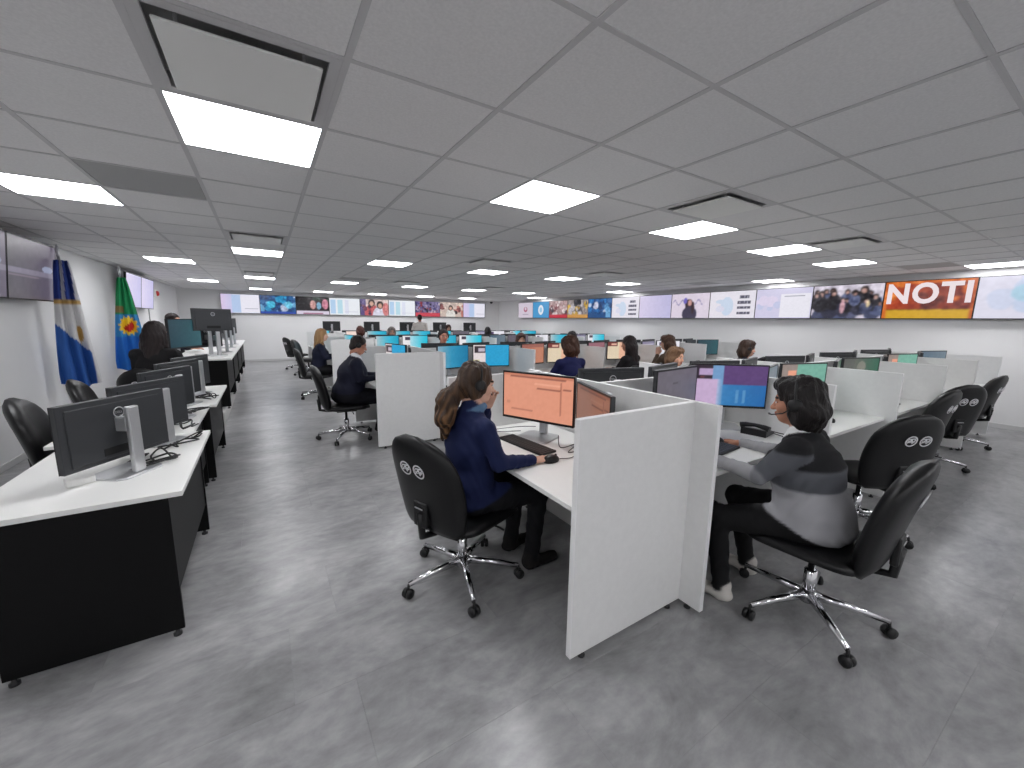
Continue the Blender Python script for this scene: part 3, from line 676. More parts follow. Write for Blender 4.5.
m = MB(); m.tube([(.09, .05, .38), (.22, .06, .375), (.27, .06, .37)], .006, 6); m.build('height_lever', M_blackp, CH)
m = MB(); m.lathe([(.030, .10), (.030, .26), (.024, .262), (.016, .264), (.016, .37)], 14); m.build('gas_column', M_chrome, CH)
m = MB(); m.lathe([(.02, .075), (.042, .08), (.045, .125), (.032, .14)], 16); HUB = m.build('base_hub', M_chrome, CH)
for k in range(5):
    a = 2*math.pi*k/5; c_, s_ = math.cos(a), math.sin(a)
    ar = MB(); ar.tube([(.03*c_, .03*s_, .115), (.16*c_, .16*s_, .105), (.34*c_, .34*s_, .080)], [.026, .020, .014], 8)
    ar.build('base_arm', M_chrome, HUB)
    cm = MB(); Mx = Matrix.Translation((.345*c_, .345*s_, .028))@Matrix.Rotation(a+.5, 4, 'Z')@RX
    for s2 in (-1, 1): cm.lathe([(.004, -.011), (.026, -.010), (.028, 0), (.026, .010), (.004, .011)], 14, 0, Mx@Matrix.Translation((0, 0, s2*.014)))
    cm.tube([(.34*c_, .34*s_, .08), (.345*c_, .345*s_, .03)], .008, 6)
    cm.build('caster', M_blackp, HUB)
chairs_used = []
def chair(x, y, dx, dy, label, z=0.0, base=None):
    o = place(CH, chairs_used, label, 'chair', 'black swivel office chairs', (x, y, z), rz_fwd(dx, dy))
    for c in kids(o):
        if c.name.startswith('base_hub'): c.rotation_euler.z = (len(chairs_used)*.83) if base is None else base
    return o
# ================================================================== people: one continuous skin from a smooth distance field
def surface_nets(D, origin, res):
    s = D < 0; n = np.array(D.shape)-1
    acc = np.zeros((*n, 3), np.float32); cnt = np.zeros(n, np.float32)
    cs = [(i, j, k) for i in (0, 1) for j in (0, 1) for k in (0, 1)]
    def sub(A, o): return A[o[0]:o[0]+n[0], o[1]:o[1]+n[1], o[2]:o[2]+n[2]]
    for a in cs:
        for ax in range(3):
            if a[ax]: continue
            b = list(a); b[ax] = 1
            da, db = sub(D, a), sub(D, b); m = (da < 0) != (db < 0)
            t = np.where(m, da/np.where(m, da-db, 1), 0)
            cnt += m
            for q in range(3):
                acc[..., q] += m*(a[q] + (t if q == ax else 0))
    cell = cnt > 0; idx = -np.ones(n, np.int64); idx[cell] = np.arange(cell.sum())
    g = np.argwhere(cell); co = (g+acc[cell]/cnt[cell][:, None])*res+origin
    F = []
    for ax in range(3):
        u, v = (ax+1) % 3, (ax+2) % 3
        sl0 = [slice(None)]*3; sl1 = [slice(None)]*3; sl0[ax] = slice(0, -1); sl1[ax] = slice(1, None)
        ch = s[tuple(sl0)] != s[tuple(sl1)]; e = np.argwhere(ch)
        e = e[(e[:, u] > 0) & (e[:, v] > 0) & (e[:, u] < n[u]) & (e[:, v] < n[v])]
        pos = s[tuple(e.T)]
        def c(du, dv):
            q = e.copy(); q[:, u] -= du; q[:, v] -= dv; return idx[tuple(q.T)]
        quad = np.stack([c(1, 1), c(0, 1), c(0, 0), c(1, 0)], 1)
        quad[~pos] = quad[~pos][:, ::-1]
        F.append(quad)
    F = np.concatenate(F); F = F[(F >= 0).all(1)]
    return co, F

class Field:
    """smooth union of tapered capsules and ellipsoids, each with a colour"""
    def __init__(s, lo, hi, res):
        s.lo = np.array(lo, np.float32); s.res = res; s.n = np.ceil((np.array(hi)-s.lo)/res).astype(int)+1
        s.D = np.full(s.n, 1.0, np.float32); s.prims = []
    def _blk(s, lo, hi):
        a = np.clip(np.floor((np.array(lo)-s.lo)/s.res).astype(int), 0, s.n-1); b = np.clip(np.ceil((np.array(hi)-s.lo)/s.res).astype(int)+1, 1, s.n)
        if (b <= a).any(): return None
        sl = tuple(slice(p, q) for p, q in zip(a, b))
        ax = [s.lo[i]+np.arange(a[i], b[i], dtype=np.float32)*s.res for i in range(3)]
        return sl, np.stack(np.meshgrid(*ax, indexing='ij'), -1)
    def _add(s, sl, P, fn, k, col, cut=False):
        A = s.D[sl]; d = fn(P)
        if cut:
            d = -d; hh = np.clip(.5-.5*(A-d)/k, 0, 1); s.D[sl] = A*(1-hh)+d*hh+k*hh*(1-hh); return
        hh = np.clip(.5+.5*(A-d)/k, 0, 1); s.D[sl] = A*hh*0+(A*(1-hh)+d*hh)-k*hh*(1-hh)
        s.prims.append((fn, col))
    def cap(s, a, b, ra, rb, col=(0, 0, 0), sc=(1, 1, 1), k=.02, cut=False):
        a, b, sc = np.array(a, np.float32), np.array(b, np.float32), np.array(sc, np.float32); R = max(ra, rb)*sc.max()+k+3*s.res
        q = s._blk(np.minimum(a, b)-R, np.maximum(a, b)+R)
        if q is None: return
        sl, P = q; a, b = a/sc, b/sc; ab = b-a; mn = float(sc.min())
        def fn(P):
            P = P/sc; t = np.clip(((P-a)@ab)/max(float(ab@ab), 1e-9), 0, 1)
            return (np.linalg.norm(P-a-t[..., None]*ab, axis=-1)-(ra+(rb-ra)*t))*mn
        s._add(sl, P, fn, k, col, cut)
    def ell(s, c, r, col=(0, 0, 0), k=.02, cut=False, rx=0.0):
        c, r = np.array(c, np.float32), np.array(r, np.float32); R = r.max()+k+3*s.res
        q = s._blk(c-R, c+R)
        if q is None: return
        sl, P = q
        def fn(P):
            P = P-c; k0 = np.linalg.norm(P/r, axis=-1); k1 = np.linalg.norm(P/(r*r), axis=-1)
            return np.where(k1 > 1e-6, k0*(k0-1)/np.maximum(k1, 1e-6), -r.min())
        s._add(sl, P, fn, k, col, cut)
    def ripple(s, fn):
        q = s._blk(s.lo, s.lo+(s.n-1)*s.res); s.D = s.D+fn(q[1]).astype(np.float32)
    def out(s, paint=None):
        co, F = surface_nets(s.D, s.lo, s.res)
        d = np.stack([fn(co) for fn, _ in s.prims]); w_ = np.exp(-(d-d.min(0))/.0012); w_ /= w_.sum(0)
        c = np.zeros((len(co), 3))
        for k, (_, col) in enumerate(s.prims): c += w_[k][:, None]*(col(co) if callable(col) else np.array(col, float))
        if paint is not None: c = paint(co, c)
        return co, F, c

def np_mesh(name, parts, m):
    V, FF, C, o = [], [], [], 0
    for co, F, c in parts: V.append(co); FF.append(F+o); C.append(c); o += len(co)
    V = np.concatenate(V); FF = np.concatenate(FF); C = np.concatenate(C)
    me = bpy.data.meshes.new(name); me.vertices.add(len(V)); me.vertices.foreach_set('co', V.astype(np.float32).ravel())
    me.loops.add(FF.size); me.loops.foreach_set('vertex_index', FF.astype(np.int32).ravel())
    me.polygons.add(len(FF)); me.polygons.foreach_set('loop_start', np.arange(0, FF.size, 4, dtype=np.int32)); me.polygons.foreach_set('loop_total', np.full(len(FF), 4, np.int32))
    me.update(calc_edges=True); me.validate()
    me.polygons.foreach_set('use_smooth', np.ones(len(me.polygons), bool))
    at = me.color_attributes.new('Col', 'FLOAT_COLOR', 'POINT'); a = np.ones((len(V), 4)); a[:, :3] = lin(np.clip(C, 0, 255)); at.data.foreach_set('color', a.astype(np.float32).ravel())
    me.materials.append(m); return me

def rotm(rx=0, rz=0, ry=0): return np.array((Matrix.Rotation(rz, 3, 'Z')@Matrix.Rotation(rx, 3, 'X')@Matrix.Rotation(ry, 3, 'Y')))

def head_part(skin, res, brow=(50, 36, 30), beard=None):
    f = Field((-.11, -.15, -.17), (.11, .14, .14), res)
    f.ell((0, -.012, .03), (.074, .092, .085), skin, .02)
    f.ell((0, .022, -.03), (.060, .066, .085), skin, .03)
    f.ell((0, .050, -.085), (.034, .034, .028), skin, .03)
    f.cap((-.04, .076, .018), (.04, .076, .018), .011, .011, skin, k=.02)
    for s_ in (-1, 1):
        f.ell((s_*.038, .060, -.03), (.022, .022, .024), skin, .02)
        f.ell((s_*.032, .098, -.002), (.015, .012, .010), skin, .012, cut=True)
        f.ell((s_*.032, .075, -.002), (.0135, .0125, .0125), skin, .003)
        f.ell((s_*.076, -.008, -.012), (.011, .021, .031), skin, .008)
        f.ell((s_*.011, .096, -.036), (.008, .010, .008), skin, .008)
    f.cap((0, .084, .004), (0, .106, -.034), .008, .012, skin, k=.012)
    f.ell((0, .086, -.060), (.024, .013, .006), skin, .006); f.ell((0, .085, -.071), (.021, .013, .007), skin, .006)
    f.cap((0, -.018, -.05), (0, -.024, -.120), .050, .050, skin, k=.03)
    sk = np.array(skin, float)
    def paint(co, c):
        x, y, z = co.T; ax = np.abs(x)
        front = y > .05
        lip = front & (ax < .024*np.sqrt(np.clip(1-((z+.065)/.016)**2, 0, 1))) & (y > .07); c[lip] = sk*.78+np.array([30, 0, 4])
        ee = ((ax-.032)/.0135)**2+((z+.002)/.0075)**2
        c[front & (ee < 1)] = (226, 220, 214); c[front & (((ax-.032)/.0065)**2+((z+.002)/.0075)**2 < 1)] = (44, 30, 24)
        c[front & (ee >= 1) & (ee < 1.5) & (z > -.002)] = (60, 42, 36)
        br = front & (np.abs(z-.021-.006*(1-((ax-.034)/.022)**2)) < .0042) & (np.abs(ax-.034) < .022); c[br] = brow
        if beard is not None:
            b = (z < -.05) & (y > .0) & (z > -.12) & ~lip; c[b] = np.array(beard)*.55+sk*.45
        return c
    return f.out(paint)

def hair_part(style, col, res, shade=None):
    long_ = style in ('long', 'ponytail', 'straight')
    f = Field((-.19, -.24, -.52 if long_ else -.24), (.19, .16, .18), res)
    if style == 'short':
        f.ell((0, -.016, .036), (.082, .098, .087), col, .01); f.ell((0, -.05, -.035), (.074, .056, .07), col, .02)
        f.ell((0, .10, -.04), (.080, .062, .105), col, .01, cut=True); f.ell((0, .02, -.11), (.12, .09, .085), col, .01, cut=True)
    elif style == 'bob':
        f.ell((0, -.020, .042), (.097, .110, .096), col, .02); f.ell((0, -.058, -.045), (.104, .080, .115), col, .03)
        for s_ in (-1, 1): f.ell((s_*.07, -.03, -.045), (.036, .062, .085), col, .02)
        f.ell((0, .04, .085), (.075, .06, .04), col, .02)
        f.ell((0, .115, -.045), (.072, .078, .115), col, .015, cut=True)
    elif style == 'round':
        f.ell((0, -.02, .035), (.122, .125, .115), col, .03); f.ell((0, -.05, -.05), (.126, .095, .12), col, .03)
        f.ell((0, .12, -.05), (.070, .08, .12), col, .015, cut=True)
    elif style in ('long', 'straight'):
        f.ell((0, -.016, .038), (.086, .102, .092), col, .02); f.ell((0, -.06, -.05), (.092, .062, .13), col, .04)
        for s_ in (-1, 1):
            f.cap((s_*.072, -.01, .0), (s_*.085, .0, -.2), .030, .034, col, k=.03); f.cap((s_*.06, -.06, -.05), (s_*.07, -.075, -.33), .045, .03, col, k=.03)
        f.cap((0, -.075, -.05), (0, -.10, -.34), .06, .035, col, (1.3, 1, 1), .03)
        f.ell((0, .115, -.05), (.066, .075, .12), col, .015, cut=True)
    elif style == 'ponytail':
        f.ell((0, -.018, .038), (.086, .104, .092), col, .02); f.ell((0, -.06, -.02), (.080, .06, .075), col, .03)
        for s_ in (-1, 1): f.ell((s_*.066, -.02, -.03), (.026, .05, .06), col, .02)
        f.ell((0, .110, -.035), (.074, .070, .110), col, .015, cut=True)
        f.cap((0, -.11, -.035), (-.01, -.155, -.12), .036, .062, col, k=.025)
        f.cap((-.01, -.155, -.12), (-.015, -.160, -.21), .066, .066, col, (1.15, .8, 1), .03); f.cap((-.015, -.160, -.21), (-.03, -.14, -.33), .062, .022, col, (1.2, .8, 1), .03)
    amp = .0045 if style != 'short' else .0018
    def rip(P):
        x, y, z = P[..., 0], P[..., 1], P[..., 2]
        w_ = np.sin(x*120+3*np.sin(z*22))*np.sin(y*110+2*np.sin(z*17+x*20))
        return amp*w_+(.006*np.sin(z*45+x*30)*np.sin(x*50+y*38) if style in ('ponytail', 'round', 'bob') else 0)
    f.ripple(rip)
    cc = np.array(col, float); c2 = np.array(shade if shade is not None else np.minimum(cc*1.35+6, 255), float)
    def paint(co, c):
        x, y, z = co.T; t = (.5+.5*np.sin(x*150+np.sin(z*20)*3+y*60))[:, None]**2
        if shade is not None: t = t*np.clip((.05-z[:, None])/.3, 0.15, 1)
        else: t = t*.5
        return cc*(1-t)+c2*t
    return f.out(paint)

def hand_part(wrist, fwd, thumb_side, skin, res, curl=.5, roll=0.0, spread=1.0):
    """palm, four unequal bent fingers and a thumb leaving the side of the palm; thumb_side=+1 means local +x"""
    f = Field((-.08, -.05, -.09), (.08, .21, .07), res); ts = thumb_side
    f.cap((0, -.04, 0), (0, .0, 0), .026, .027, skin, (1, 1, .8), .012)
    f.cap((0, .018, 0), (0, .072, .002), .019, .021, skin, (1.9, 1, .75), .014)
    for n, (x, l) in enumerate(((.031, .070), (.0105, .080), (-.010, .074), (-.0305, .058))):
        x *= ts; a = np.array([x, .083, .004]); ang = curl*.35; pts = [a]
        for q, fr_ in enumerate((.42, .33, .25)):
            ang_ = ang+curl*q*.75; pts.append(pts[-1]+l*fr_*np.array([.12*x/.03*spread*ts*ts*.3, math.cos(ang_), -math.sin(ang_)]))
        for q in range(3): f.cap(pts[q], pts[q+1], .0088-.0006*q, .0082-.0007*q, skin, k=.003)
    b0 = np.array([ts*.026, .022, -.006]); b1 = np.array([ts*.050, .056, -.016]); b2 = np.array([ts*.050, .084, -.022])
    f.cap(b0, b1, .014, .011, skin, k=.010); f.cap(b1, b2, .0105, .0085, skin, k=.004)
    co, F, c = f.out()
    fw = np.array(fwd, float); fw /= np.linalg.norm(fw); up = np.array([0, 0, 1.0]); xr = np.cross(fw, up)
    if np.linalg.norm(xr) < .05: xr = np.array([1.0, 0, 0])
    xr /= np.linalg.norm(xr); zr = np.cross(xr, fw)
    if roll:
        c_, s_ = math.cos(roll), math.sin(roll); xr, zr = c_*xr+s_*zr, c_*zr-s_*xr
    return co@np.stack([xr, fw, zr])+np.array(wrist), F, c

def person(label, loc, fwd, top=(30, 34, 60), trousers=(22, 22, 26), skin=(214, 168, 146), hair=('short', (40, 32, 28)), hair_shade=None,
           lean=.12, head_yaw=0.0, head_pitch=-.1, armL=None, armR=None, handL={}, handR={}, shoes=(30, 28, 28), female=True, headset=False, near=False,
           stand=False, girth=1.0, arm_top=None, collar=None, beard=None, scale=1.0, knees=None, foot_y=.40, head_scale=1.0, hem=None, scarf=None, group='people in the room', seat=None):
    rs = .0105 if near else .016
    t = thing('person', label, 'person', loc, rz_fwd(*fwd), group); t.scale = (scale,)*3
    hz = .57 if not stand else .95
    P = np.array([0, 0, hz]); ax = np.array([0, math.sin(lean), math.cos(lean)])
    chest = P+.30*ax; shl = P+.43*ax; neck = P+.505*ax; g = girth
    hc = neck+np.array([0, .035+.03*math.sin(lean), .155*(.5+.5*head_scale)]); Rh = rotm(head_pitch, head_yaw)*head_scale
    f = Field((-.50, -.36, -.01), (.50, .75, 1.42 if not stand else 1.78), rs)
    tp, tr = top, trousers
    hip_c = tr
    if hem is not None:
        def hip_c(co):
            k_ = np.clip((co[:, 2]-hem[0]-hem[1]*co[:, 1])/.012+.5, 0, 1)[:, None]
            return np.array(tr, float)*(1-k_)+k_*(top(co) if callable(top) else np.array(top, float))
    f.ell(P+[0, -.01, .0], (.178*g, .150*g, .125), hip_c, .03)
    f.ell(P+[0, -.005, .075], (.172*g, .140*g, .12), tp if hem is None else hip_c, .03)
    f.cap(P+.10*ax, chest, .128*g, .130*g, tp, (1.26, 1, 1), .05)
    f.cap(chest, shl-[0, .005, 0], .130*g, .092, tp, (1.34, 1, 1), .05)
    if female:
        for s_ in (-1, 1): f.ell(chest+[s_*.072, .100*g, .0], (.066, .058, .066), tp, .05)
    sw = .178 if female else .198
    f.cap(shl+[-sw, -.01, 0], shl+[sw, -.01, 0], .058, .058, tp, k=.05)
    f.cap(shl+[0, -.01, .0], neck+[0, -.005, .03], .085, .055, tp, k=.03)
    f.cap(neck-.02*ax, neck+np.array([0, .02, .075]), .052, .050, skin, k=.015)
    if collar is not None:
        cr = [neck+np.array([.060*math.sin(a_), .052*math.cos(a_)+.004, .012-.030*math.cos(a_)-.02*(math.cos(a_) > .9)]) for a_ in np.linspace(0, 2*math.pi, 15)]
        for q in range(14): f.cap(cr[q], cr[q+1], .019, .019, collar, (1, 1, 1.3), k=.010)
    if scarf is not None:
        for q in range(10):
            a0, a1 = q*.628, (q+1)*.628
            f.cap(neck+[.058*math.sin(a0), .058*math.cos(a0)+.014, .010+.012*math.cos(a0)], neck+[.058*math.sin(a1), .058*math.cos(a1)+.014, .010+.012*math.cos(a1)], .020, .020, scarf, k=.012)
    for s_, kn in ((-1, 0), (1, 1)):
        if stand:
            hip = P+[s_*.09, 0, -.03]; kne = np.array([s_*.10, .02, .50]); ank = np.array([s_*.10, -.02, .09]); toe = ank+[s_*.02, .16, -.05]
        else:
            hip = P+[s_*.095, .02, -.01]; kne = np.array([s_*.12, .44, .515]) if knees is None else np.array(knees[kn]); ank = np.array([kne[0], foot_y, .095]); toe = ank+[s_*.02, .16, -.052]
        f.cap(hip, kne, .092*g, .066, hip_c, k=.03); f.cap(kne, ank, .064, .047, tr, k=.03)
        f.cap(ank+[0, -.03, -.05], toe, .042, .034, shoes, (1, 1, .95), .02); f.cap(ank+[0, -.02, 0], ank+[0, 0, -.05], .042, .042, shoes, k=.02)
    defE = {1: (np.array([.25, .12, .80]), np.array([.14, .40, .80])), -1: (np.array([-.25, .12, .80]), np.array([-.14, .40, .80]))}
    if stand: defE = {s_: (np.array([s_*.27, .02, 1.12]), np.array([s_*.24, .16, .92])) for s_ in (-1, 1)}
    hands = []
    for s_, arm, hd in ((-1, armL, handL), (1, armR, handR)):
        sh = shl+[s_*sw, -.008, -.005]; el, wr = (np.array(arm[0]), np.array(arm[1])) if arm is not None else defE[s_]
        at_ = arm_top or (tp, tp)
        f.cap(sh, el, .056*g, .046, at_[0], k=.03); f.cap(el, wr-(wr-el)/np.linalg.norm(wr-el)*.01, .046, .033, at_[1], k=.02)
        d = hd.get('dir', wr-el); d = np.array(d, float)/np.linalg.norm(d)
        hands.append(hand_part(wr+d*.012, d, -s_, skin, .0042 if near else .007, hd.get('curl', .45), hd.get('roll', 0.0)))
    def folds(Q):
        x, y, z = Q[..., 0], Q[..., 1], Q[..., 2]
        return .0035*np.sin(z*55+14*x+9*np.sin(y*16))*np.sin(x*21+y*33+z*12)*(z < neck[2]-.02)
    f.ripple(folds)
    parts = [f.out()]+hands
    co, F, c = head_part(skin, .0048 if near else .0075, tuple(np.array(hair[1])*.9), beard)
    parts.append((co@Rh.T+hc, F, c))
    link('body', np_mesh('body', parts, M_body), t)
    if hair[0] != 'none':
        co, F, c = hair_part(hair[0], hair[1], .0056 if near else .0095, hair_shade)
        link('hair', np_mesh('hair', [(co@Rh.T+hc, F, c)], M_hair), t)
    if headset:
        r_ = .094 if hair[0] in ('short', 'ponytail', 'straight', 'long') else .104
        M_ = Matrix.Translation(Vector(hc))@Matrix([list(v_) for v_ in Rh]).to_4x4()
        m_ = MB(); m_.tube([(r_*math.cos(a), -.012, r_*1.16*math.sin(a)+.01) for a in np.linspace(-.10, math.pi+.10, 20)], .0065, 8); m_.xf(M_)
        hs = m_.build('headset', M_blackp, t)
        for s_ in (-1, 1):
            m_ = MB(); m_.lathe([(.010, -.012), (.030, -.010), (.034, 0), (.030, .010), (.010, .012)], 16, 0, Matrix.Translation((s_*(r_-.006), -.010, -.006))@Matrix.Rotation(math.pi/2, 4, 'Y')); m_.xf(M_); m_.build('ear_cup', M_blackp, hs)
        m_ = MB(); m_.tube([(-r_, -.005, -.018), (-r_*.92, .045, -.050), (-.060, .100, -.064), (-.028, .118, -.064)], [.004, .0035, .0035, .006], 6); m_.xf(M_); m_.build('microphone_boom', M_blackp, hs)
    return t
# ================================================================== small desk things
def key_mesh():
    m = MB(); m.box(-.22, .22, -.065, .065, 0, .014, .003, 1)
    return m.mesh('keyboard_case', M_blackp)
me_kb = key_mesh()
def keys_mesh():
    m = MB()
    for r in range(5):
        for c in range(15): m.box(-.208+c*.0277, -.208+c*.0277+.024, -.056+r*.0225, -.056+r*.0225+.019, .0135, .0175)
    return m.mesh('keys', M_legs)
me_keys = keys_mesh()
def keyboard(label, x, y, rz, z=.75):
    t = thing('keyboard', label, 'keyboard', (x, y, z), rz, 'keyboards'); link('keyboard_case', me_kb, t); k = link('keys', me_keys, t); k['kind'] = 'stuff'; return t
def mouse_mesh():
    bm = bmesh.new(); bmesh.ops.create_uvsphere(bm, u_segments=16, v_segments=10, radius=1)
    for v in bm.verts:
        x, y, z = v.co; v.co = (x*.031*(1-.12*y), y*.054, max(z, -.25)*.030+.0075+(.004*(1-y) if z > 0 else 0))
    for f in bm.faces: f.smooth = True
    me = bpy.data.meshes.new('mouse_shell'); bm.to_mesh(me); bm.free(); me.materials.append(M_blackp); return me
me_ms = mouse_mesh(); me_wheel = MB().lathe([(.002, -.003), (.008, -.003), (.008, .003), (.002, .003)], 12, 0, Matrix.Translation((0, .03, .034))@Matrix.Rotation(math.pi/2, 4, 'Y')).mesh('scroll_wheel', M_dkgrey)
def mouse(label, x, y, rz, z=.75):
    t = thing('computer_mouse', label, 'mouse', (x, y, z), rz, 'computer mice'); link('mouse_shell', me_ms, t); link('scroll_wheel', me_wheel, t); return t
def cable(label, pts, r=.0032, group='loose cables'):
    # smooth the path (Catmull-Rom)
    P_ = [Vector(p) for p in pts]; out = []
    for i in range(len(P_)-1):
        p0, p1, p2, p3 = P_[max(i-1, 0)], P_[i], P_[i+1], P_[min(i+2, len(P_)-1)]
        for q in range(6):
            s_ = q/6; out.append(.5*((2*p1)+(p2-p0)*s_+(2*p0-5*p1+4*p2-p3)*s_*s_+(3*p1-p0-3*p2+p3)*s_**3))
    out.append(P_[-1])
    return tag(MB().tube(out, r, 6).build('cable', M_cable), label, 'cable', group)
def scribble(cx, cy, z, w, h_, seed, n=9):
    q = random.Random(seed); return [(cx+q.uniform(-w, w), cy+q.uniform(-h_, h_), z+.004+(.05*q.random() if q.random() < .35 else 0)) for _ in range(n)]

# ================================================================== bays: monitors on every desk
def bay_pair(kinds, xa, xb, y, dirn, tagtxt, ang=.30, off=.31):
    """two monitors side by side, turned towards the sitter; dirn=-1 looks to -Y"""
    xc = (xa+xb)/2
    for s_, kd in ((-1, kinds[0]), (1, kinds[1])):
        lab = ('left' if s_*(-dirn) < 0 else 'right')+'-hand monitor '+tagtxt
        monitor(kd, lab, (xc+s_*off, y+dirn*(.05 if False else 0), .75), rz_face(-s_*ang, dirn))
NEAR = {0: [None, ('slate', 'teal'), ('green', 'green'), ('brown', 'teal'), ('slate', 'slate')],
        1: [('blue', 'blue_doc'), ('brown', 'cream'), ('pink', 'cream'), ('lavender', 'white'), ('off', 'darkteal')],
        2: [('cyan', 'white_cyan'), ('cyan', 'white_cyan'), ('slate', 'grey'), ('white', 'cyan'), ('lavender', 'white_cyan')],
        3: [('violet', 'cyan'), ('cyan', 'cyan'), ('white_cyan', 'grey'), ('lavender', 'white'), ('white_cyan', 'cyan')]}
LOOK = {'slate': 'with slate blue picture', 'teal': 'with teal and pinkish picture', 'green': 'with dim green picture', 'brown': 'with brownish orange picture', 'blue': 'with blue gradient picture', 'blue_doc': 'with pale document and blue picture',
        'cream': 'with cream and peach picture', 'pink': 'with dusky pink picture', 'lavender': 'with lavender picture', 'white': 'with white picture', 'darkteal': 'with dark teal picture', 'off': 'switched off', 'cyan': 'with cyan gradient picture', 'white_cyan': 'with white and cyan picture', 'grey': 'with grey picture', 'violet': 'with violet and cream picture'}
for n, y0 in enumerate(Y0S):
    nm = ISL[n]+' island'
    for k in range(5):
        xa, xb = SX+k*PX+.016, SX+(k+1)*PX-.016
        if NEAR[n][k]:
            xc = (xa+xb)/2
            for s_, kd in ((-1, NEAR[n][k][0]), (1, NEAR[n][k][1])):
                monitor(kd, '%s monitor %s, %s bay, near side of %s' % ('left' if s_ < 0 else 'right', LOOK[kd], ORD[k], nm), (xc+s_*.31, y0+.47, .75), rz_face(-s_*.28, -1), detail=(n < 2))
        xc = (xa+xb)/2
        for s_ in (-1, 1):
            monitor('grey', 'dark backed %s monitor facing away, %s bay, far side of %s' % ('left' if s_ < 0 else 'right', ORD[k], nm), (xc+s_*.31, y0+.95, .75), rz_face(-s_*.28, 1), detail=(n < 2))
        if n < 3:
            keyboard('black keyboard, %s bay, far side of %s' % (ORD[k], nm), xc, y0+1.25, math.pi)
            if not (n == 0 and k < 2): keyboard('black keyboard, %s bay, near side of %s' % (ORD[k], nm), xc, y0+.13, 0)
    if n > 0:
        monitor('grey', 'near monitor of the pair in the aisle bay of the %s' % nm, (1.62, y0+.42, .75), rz_face(-1, .3), detail=False)
        monitor('blue_doc' if n == 1 else 'cyan', 'far monitor of the pair in the aisle bay of the %s' % nm, (1.60, y0+.98, .75), rz_face(-1, -.25), detail=False)
        keyboard('black keyboard in the aisle bay of the %s' % nm, 1.32, y0+.72, -math.pi/2)

# front island, aisle bay: the woman with the ponytail
monitor('orange', 'monitor with orange program window in front of the ponytailed woman', (1.56, 2.16, .75), rz_face(-.9, -.40))
monitor('orange_dim', 'second dim orange monitor beside the near white end panel', (1.69, 1.75, .75), rz_face(-.92, .38), lift=-.05)
keyboard('black keyboard on the ponytailed woman\'s desk', 1.40, 2.06, -math.pi/2+.10)
mouse('black mouse under the ponytailed woman\'s hand', 1.36, 1.735, -math.pi/2)
cable('thin black cable looping behind the orange monitor', [(1.55, 2.35, .755), (1.40, 2.42, .754), (1.33, 2.36, .80), (1.42, 2.48, .754), (1.60, 2.46, .754), (1.72, 2.4, .754)], .0025)
cable('tangled cable between the two orange monitors', [(1.62, 2.0, .80), (1.56, 1.9, .755), (1.62, 1.82, .79), (1.54, 1.80, .755), (1.60, 1.74, .78), (1.70, 1.8, .755), (1.78, 1.9, .755)], .003)
cable('mouse cable on the ponytailed woman\'s desk', [(1.42, 1.735, .757), (1.50, 1.72, .754), (1.60, 1.78, .754), (1.74, 1.86, .754)], .002)
# front island, first bay near side: the woman in the grey sweater
monitor('grey', 'dim grey monitor left of the purple and blue one', (2.40, 1.70, .75), rz_face(.15, -1), lift=.045)
monitor('purple', 'monitor with purple and blue blocks in front of the woman in grey', (3.01, 1.68, .75), rz_face(-.65, -.76), lift=.045)
mouse('black mouse under the hand of the woman in grey', 2.57, 1.475, .1)
keyboard('black keyboard in front of the woman in grey', 2.36, 1.36, .1)
t = thing('desk_phone', 'black desk telephone with corded handset beside the purple monitor', 'telephone', (3.06, 1.45, .75), .15)
m = MB(); m.prism([(-.09, 0), (.09, 0), (.09, .015), (-.09, .05)], -.085, .085, Matrix.Rotation(math.pi/2, 4, 'X'), 0, .003, 1); m.build('phone_body', M_blackp, t)
m = MB()
for r in range(4):
    for c in range(3): m.box(-.01+c*.022, .006+c*.022, -.06+r*.026, -.042+r*.026, .022, .034-.006*c)
b_ = m.build('keypad', M_dkgrey, t); b_['kind'] = 'stuff'
m = MB(); m.tube([(-.065, -.095, .058), (-.062, -.06, .068), (-.06, 0, .074), (-.062, .06, .068), (-.065, .095, .058)], [.022, .018, .013, .018, .022], 10); m.build('handset', M_blackp, t)
cable('coiled handset cord of the desk telephone', [(3.05, 1.33, .78), (3.12, 1.27, .754), (3.19, 1.29, .754), (3.2, 1.38, .754), (3.15, 1.42, .77)], .004)
t = thing('paper_sheet', 'white paper sheet behind the desk telephone', 'paper', (3.02, 1.62, .75), .5); MB().box(-.075, .075, -.05, .05, 0, .0008).build('sheet', M_paper, t)
for (x, y, l, rz) in ((3.96, 1.34, 'second', .5), (5.06, 1.36, 'third', .4), (6.55, 1.40, 'fourth', .4)):
    mouse('black mouse on the empty %s bay desk of the front island' % l, x, y, rz)

# ================================================================== chairs
chair(.93, 2.03, .92, .36, 'black swivel chair with white emblems under the ponytailed woman', base=math.radians(36))
chair(2.40, .79, -.08, 1, 'black swivel chair under the woman in the grey sweater', base=math.radians(8))
chair(3.84, 1.04, .50, .87, 'empty black chair with white emblems right behind the woman in grey')
chair(5.45, 1.25, .12, 1, 'empty black chair at the third bay of the front island')
chair(6.27, 1.20, .55, .84, 'empty black chair with white emblems at the fourth bay of the front island')
chair(7.70, 1.25, .12, .98, 'empty black chair nearest the right wall, front island')
chair(.84, 5.42, 1, -.05, 'black swivel chair under the man in the dark suit')
chair(.84, 8.62, 1, -.1, 'black swivel chair under the blonde woman')
chair(.98, 12.1, .9, -.4, 'empty black chair in the aisle by the fourth island')
chair(.85, 13.8, .9, .4, 'farthest empty black chair at the end of the aisle')
chair(3.50, 4.05, .05, 1, 'black chair under the woman in navy with round brown hair')
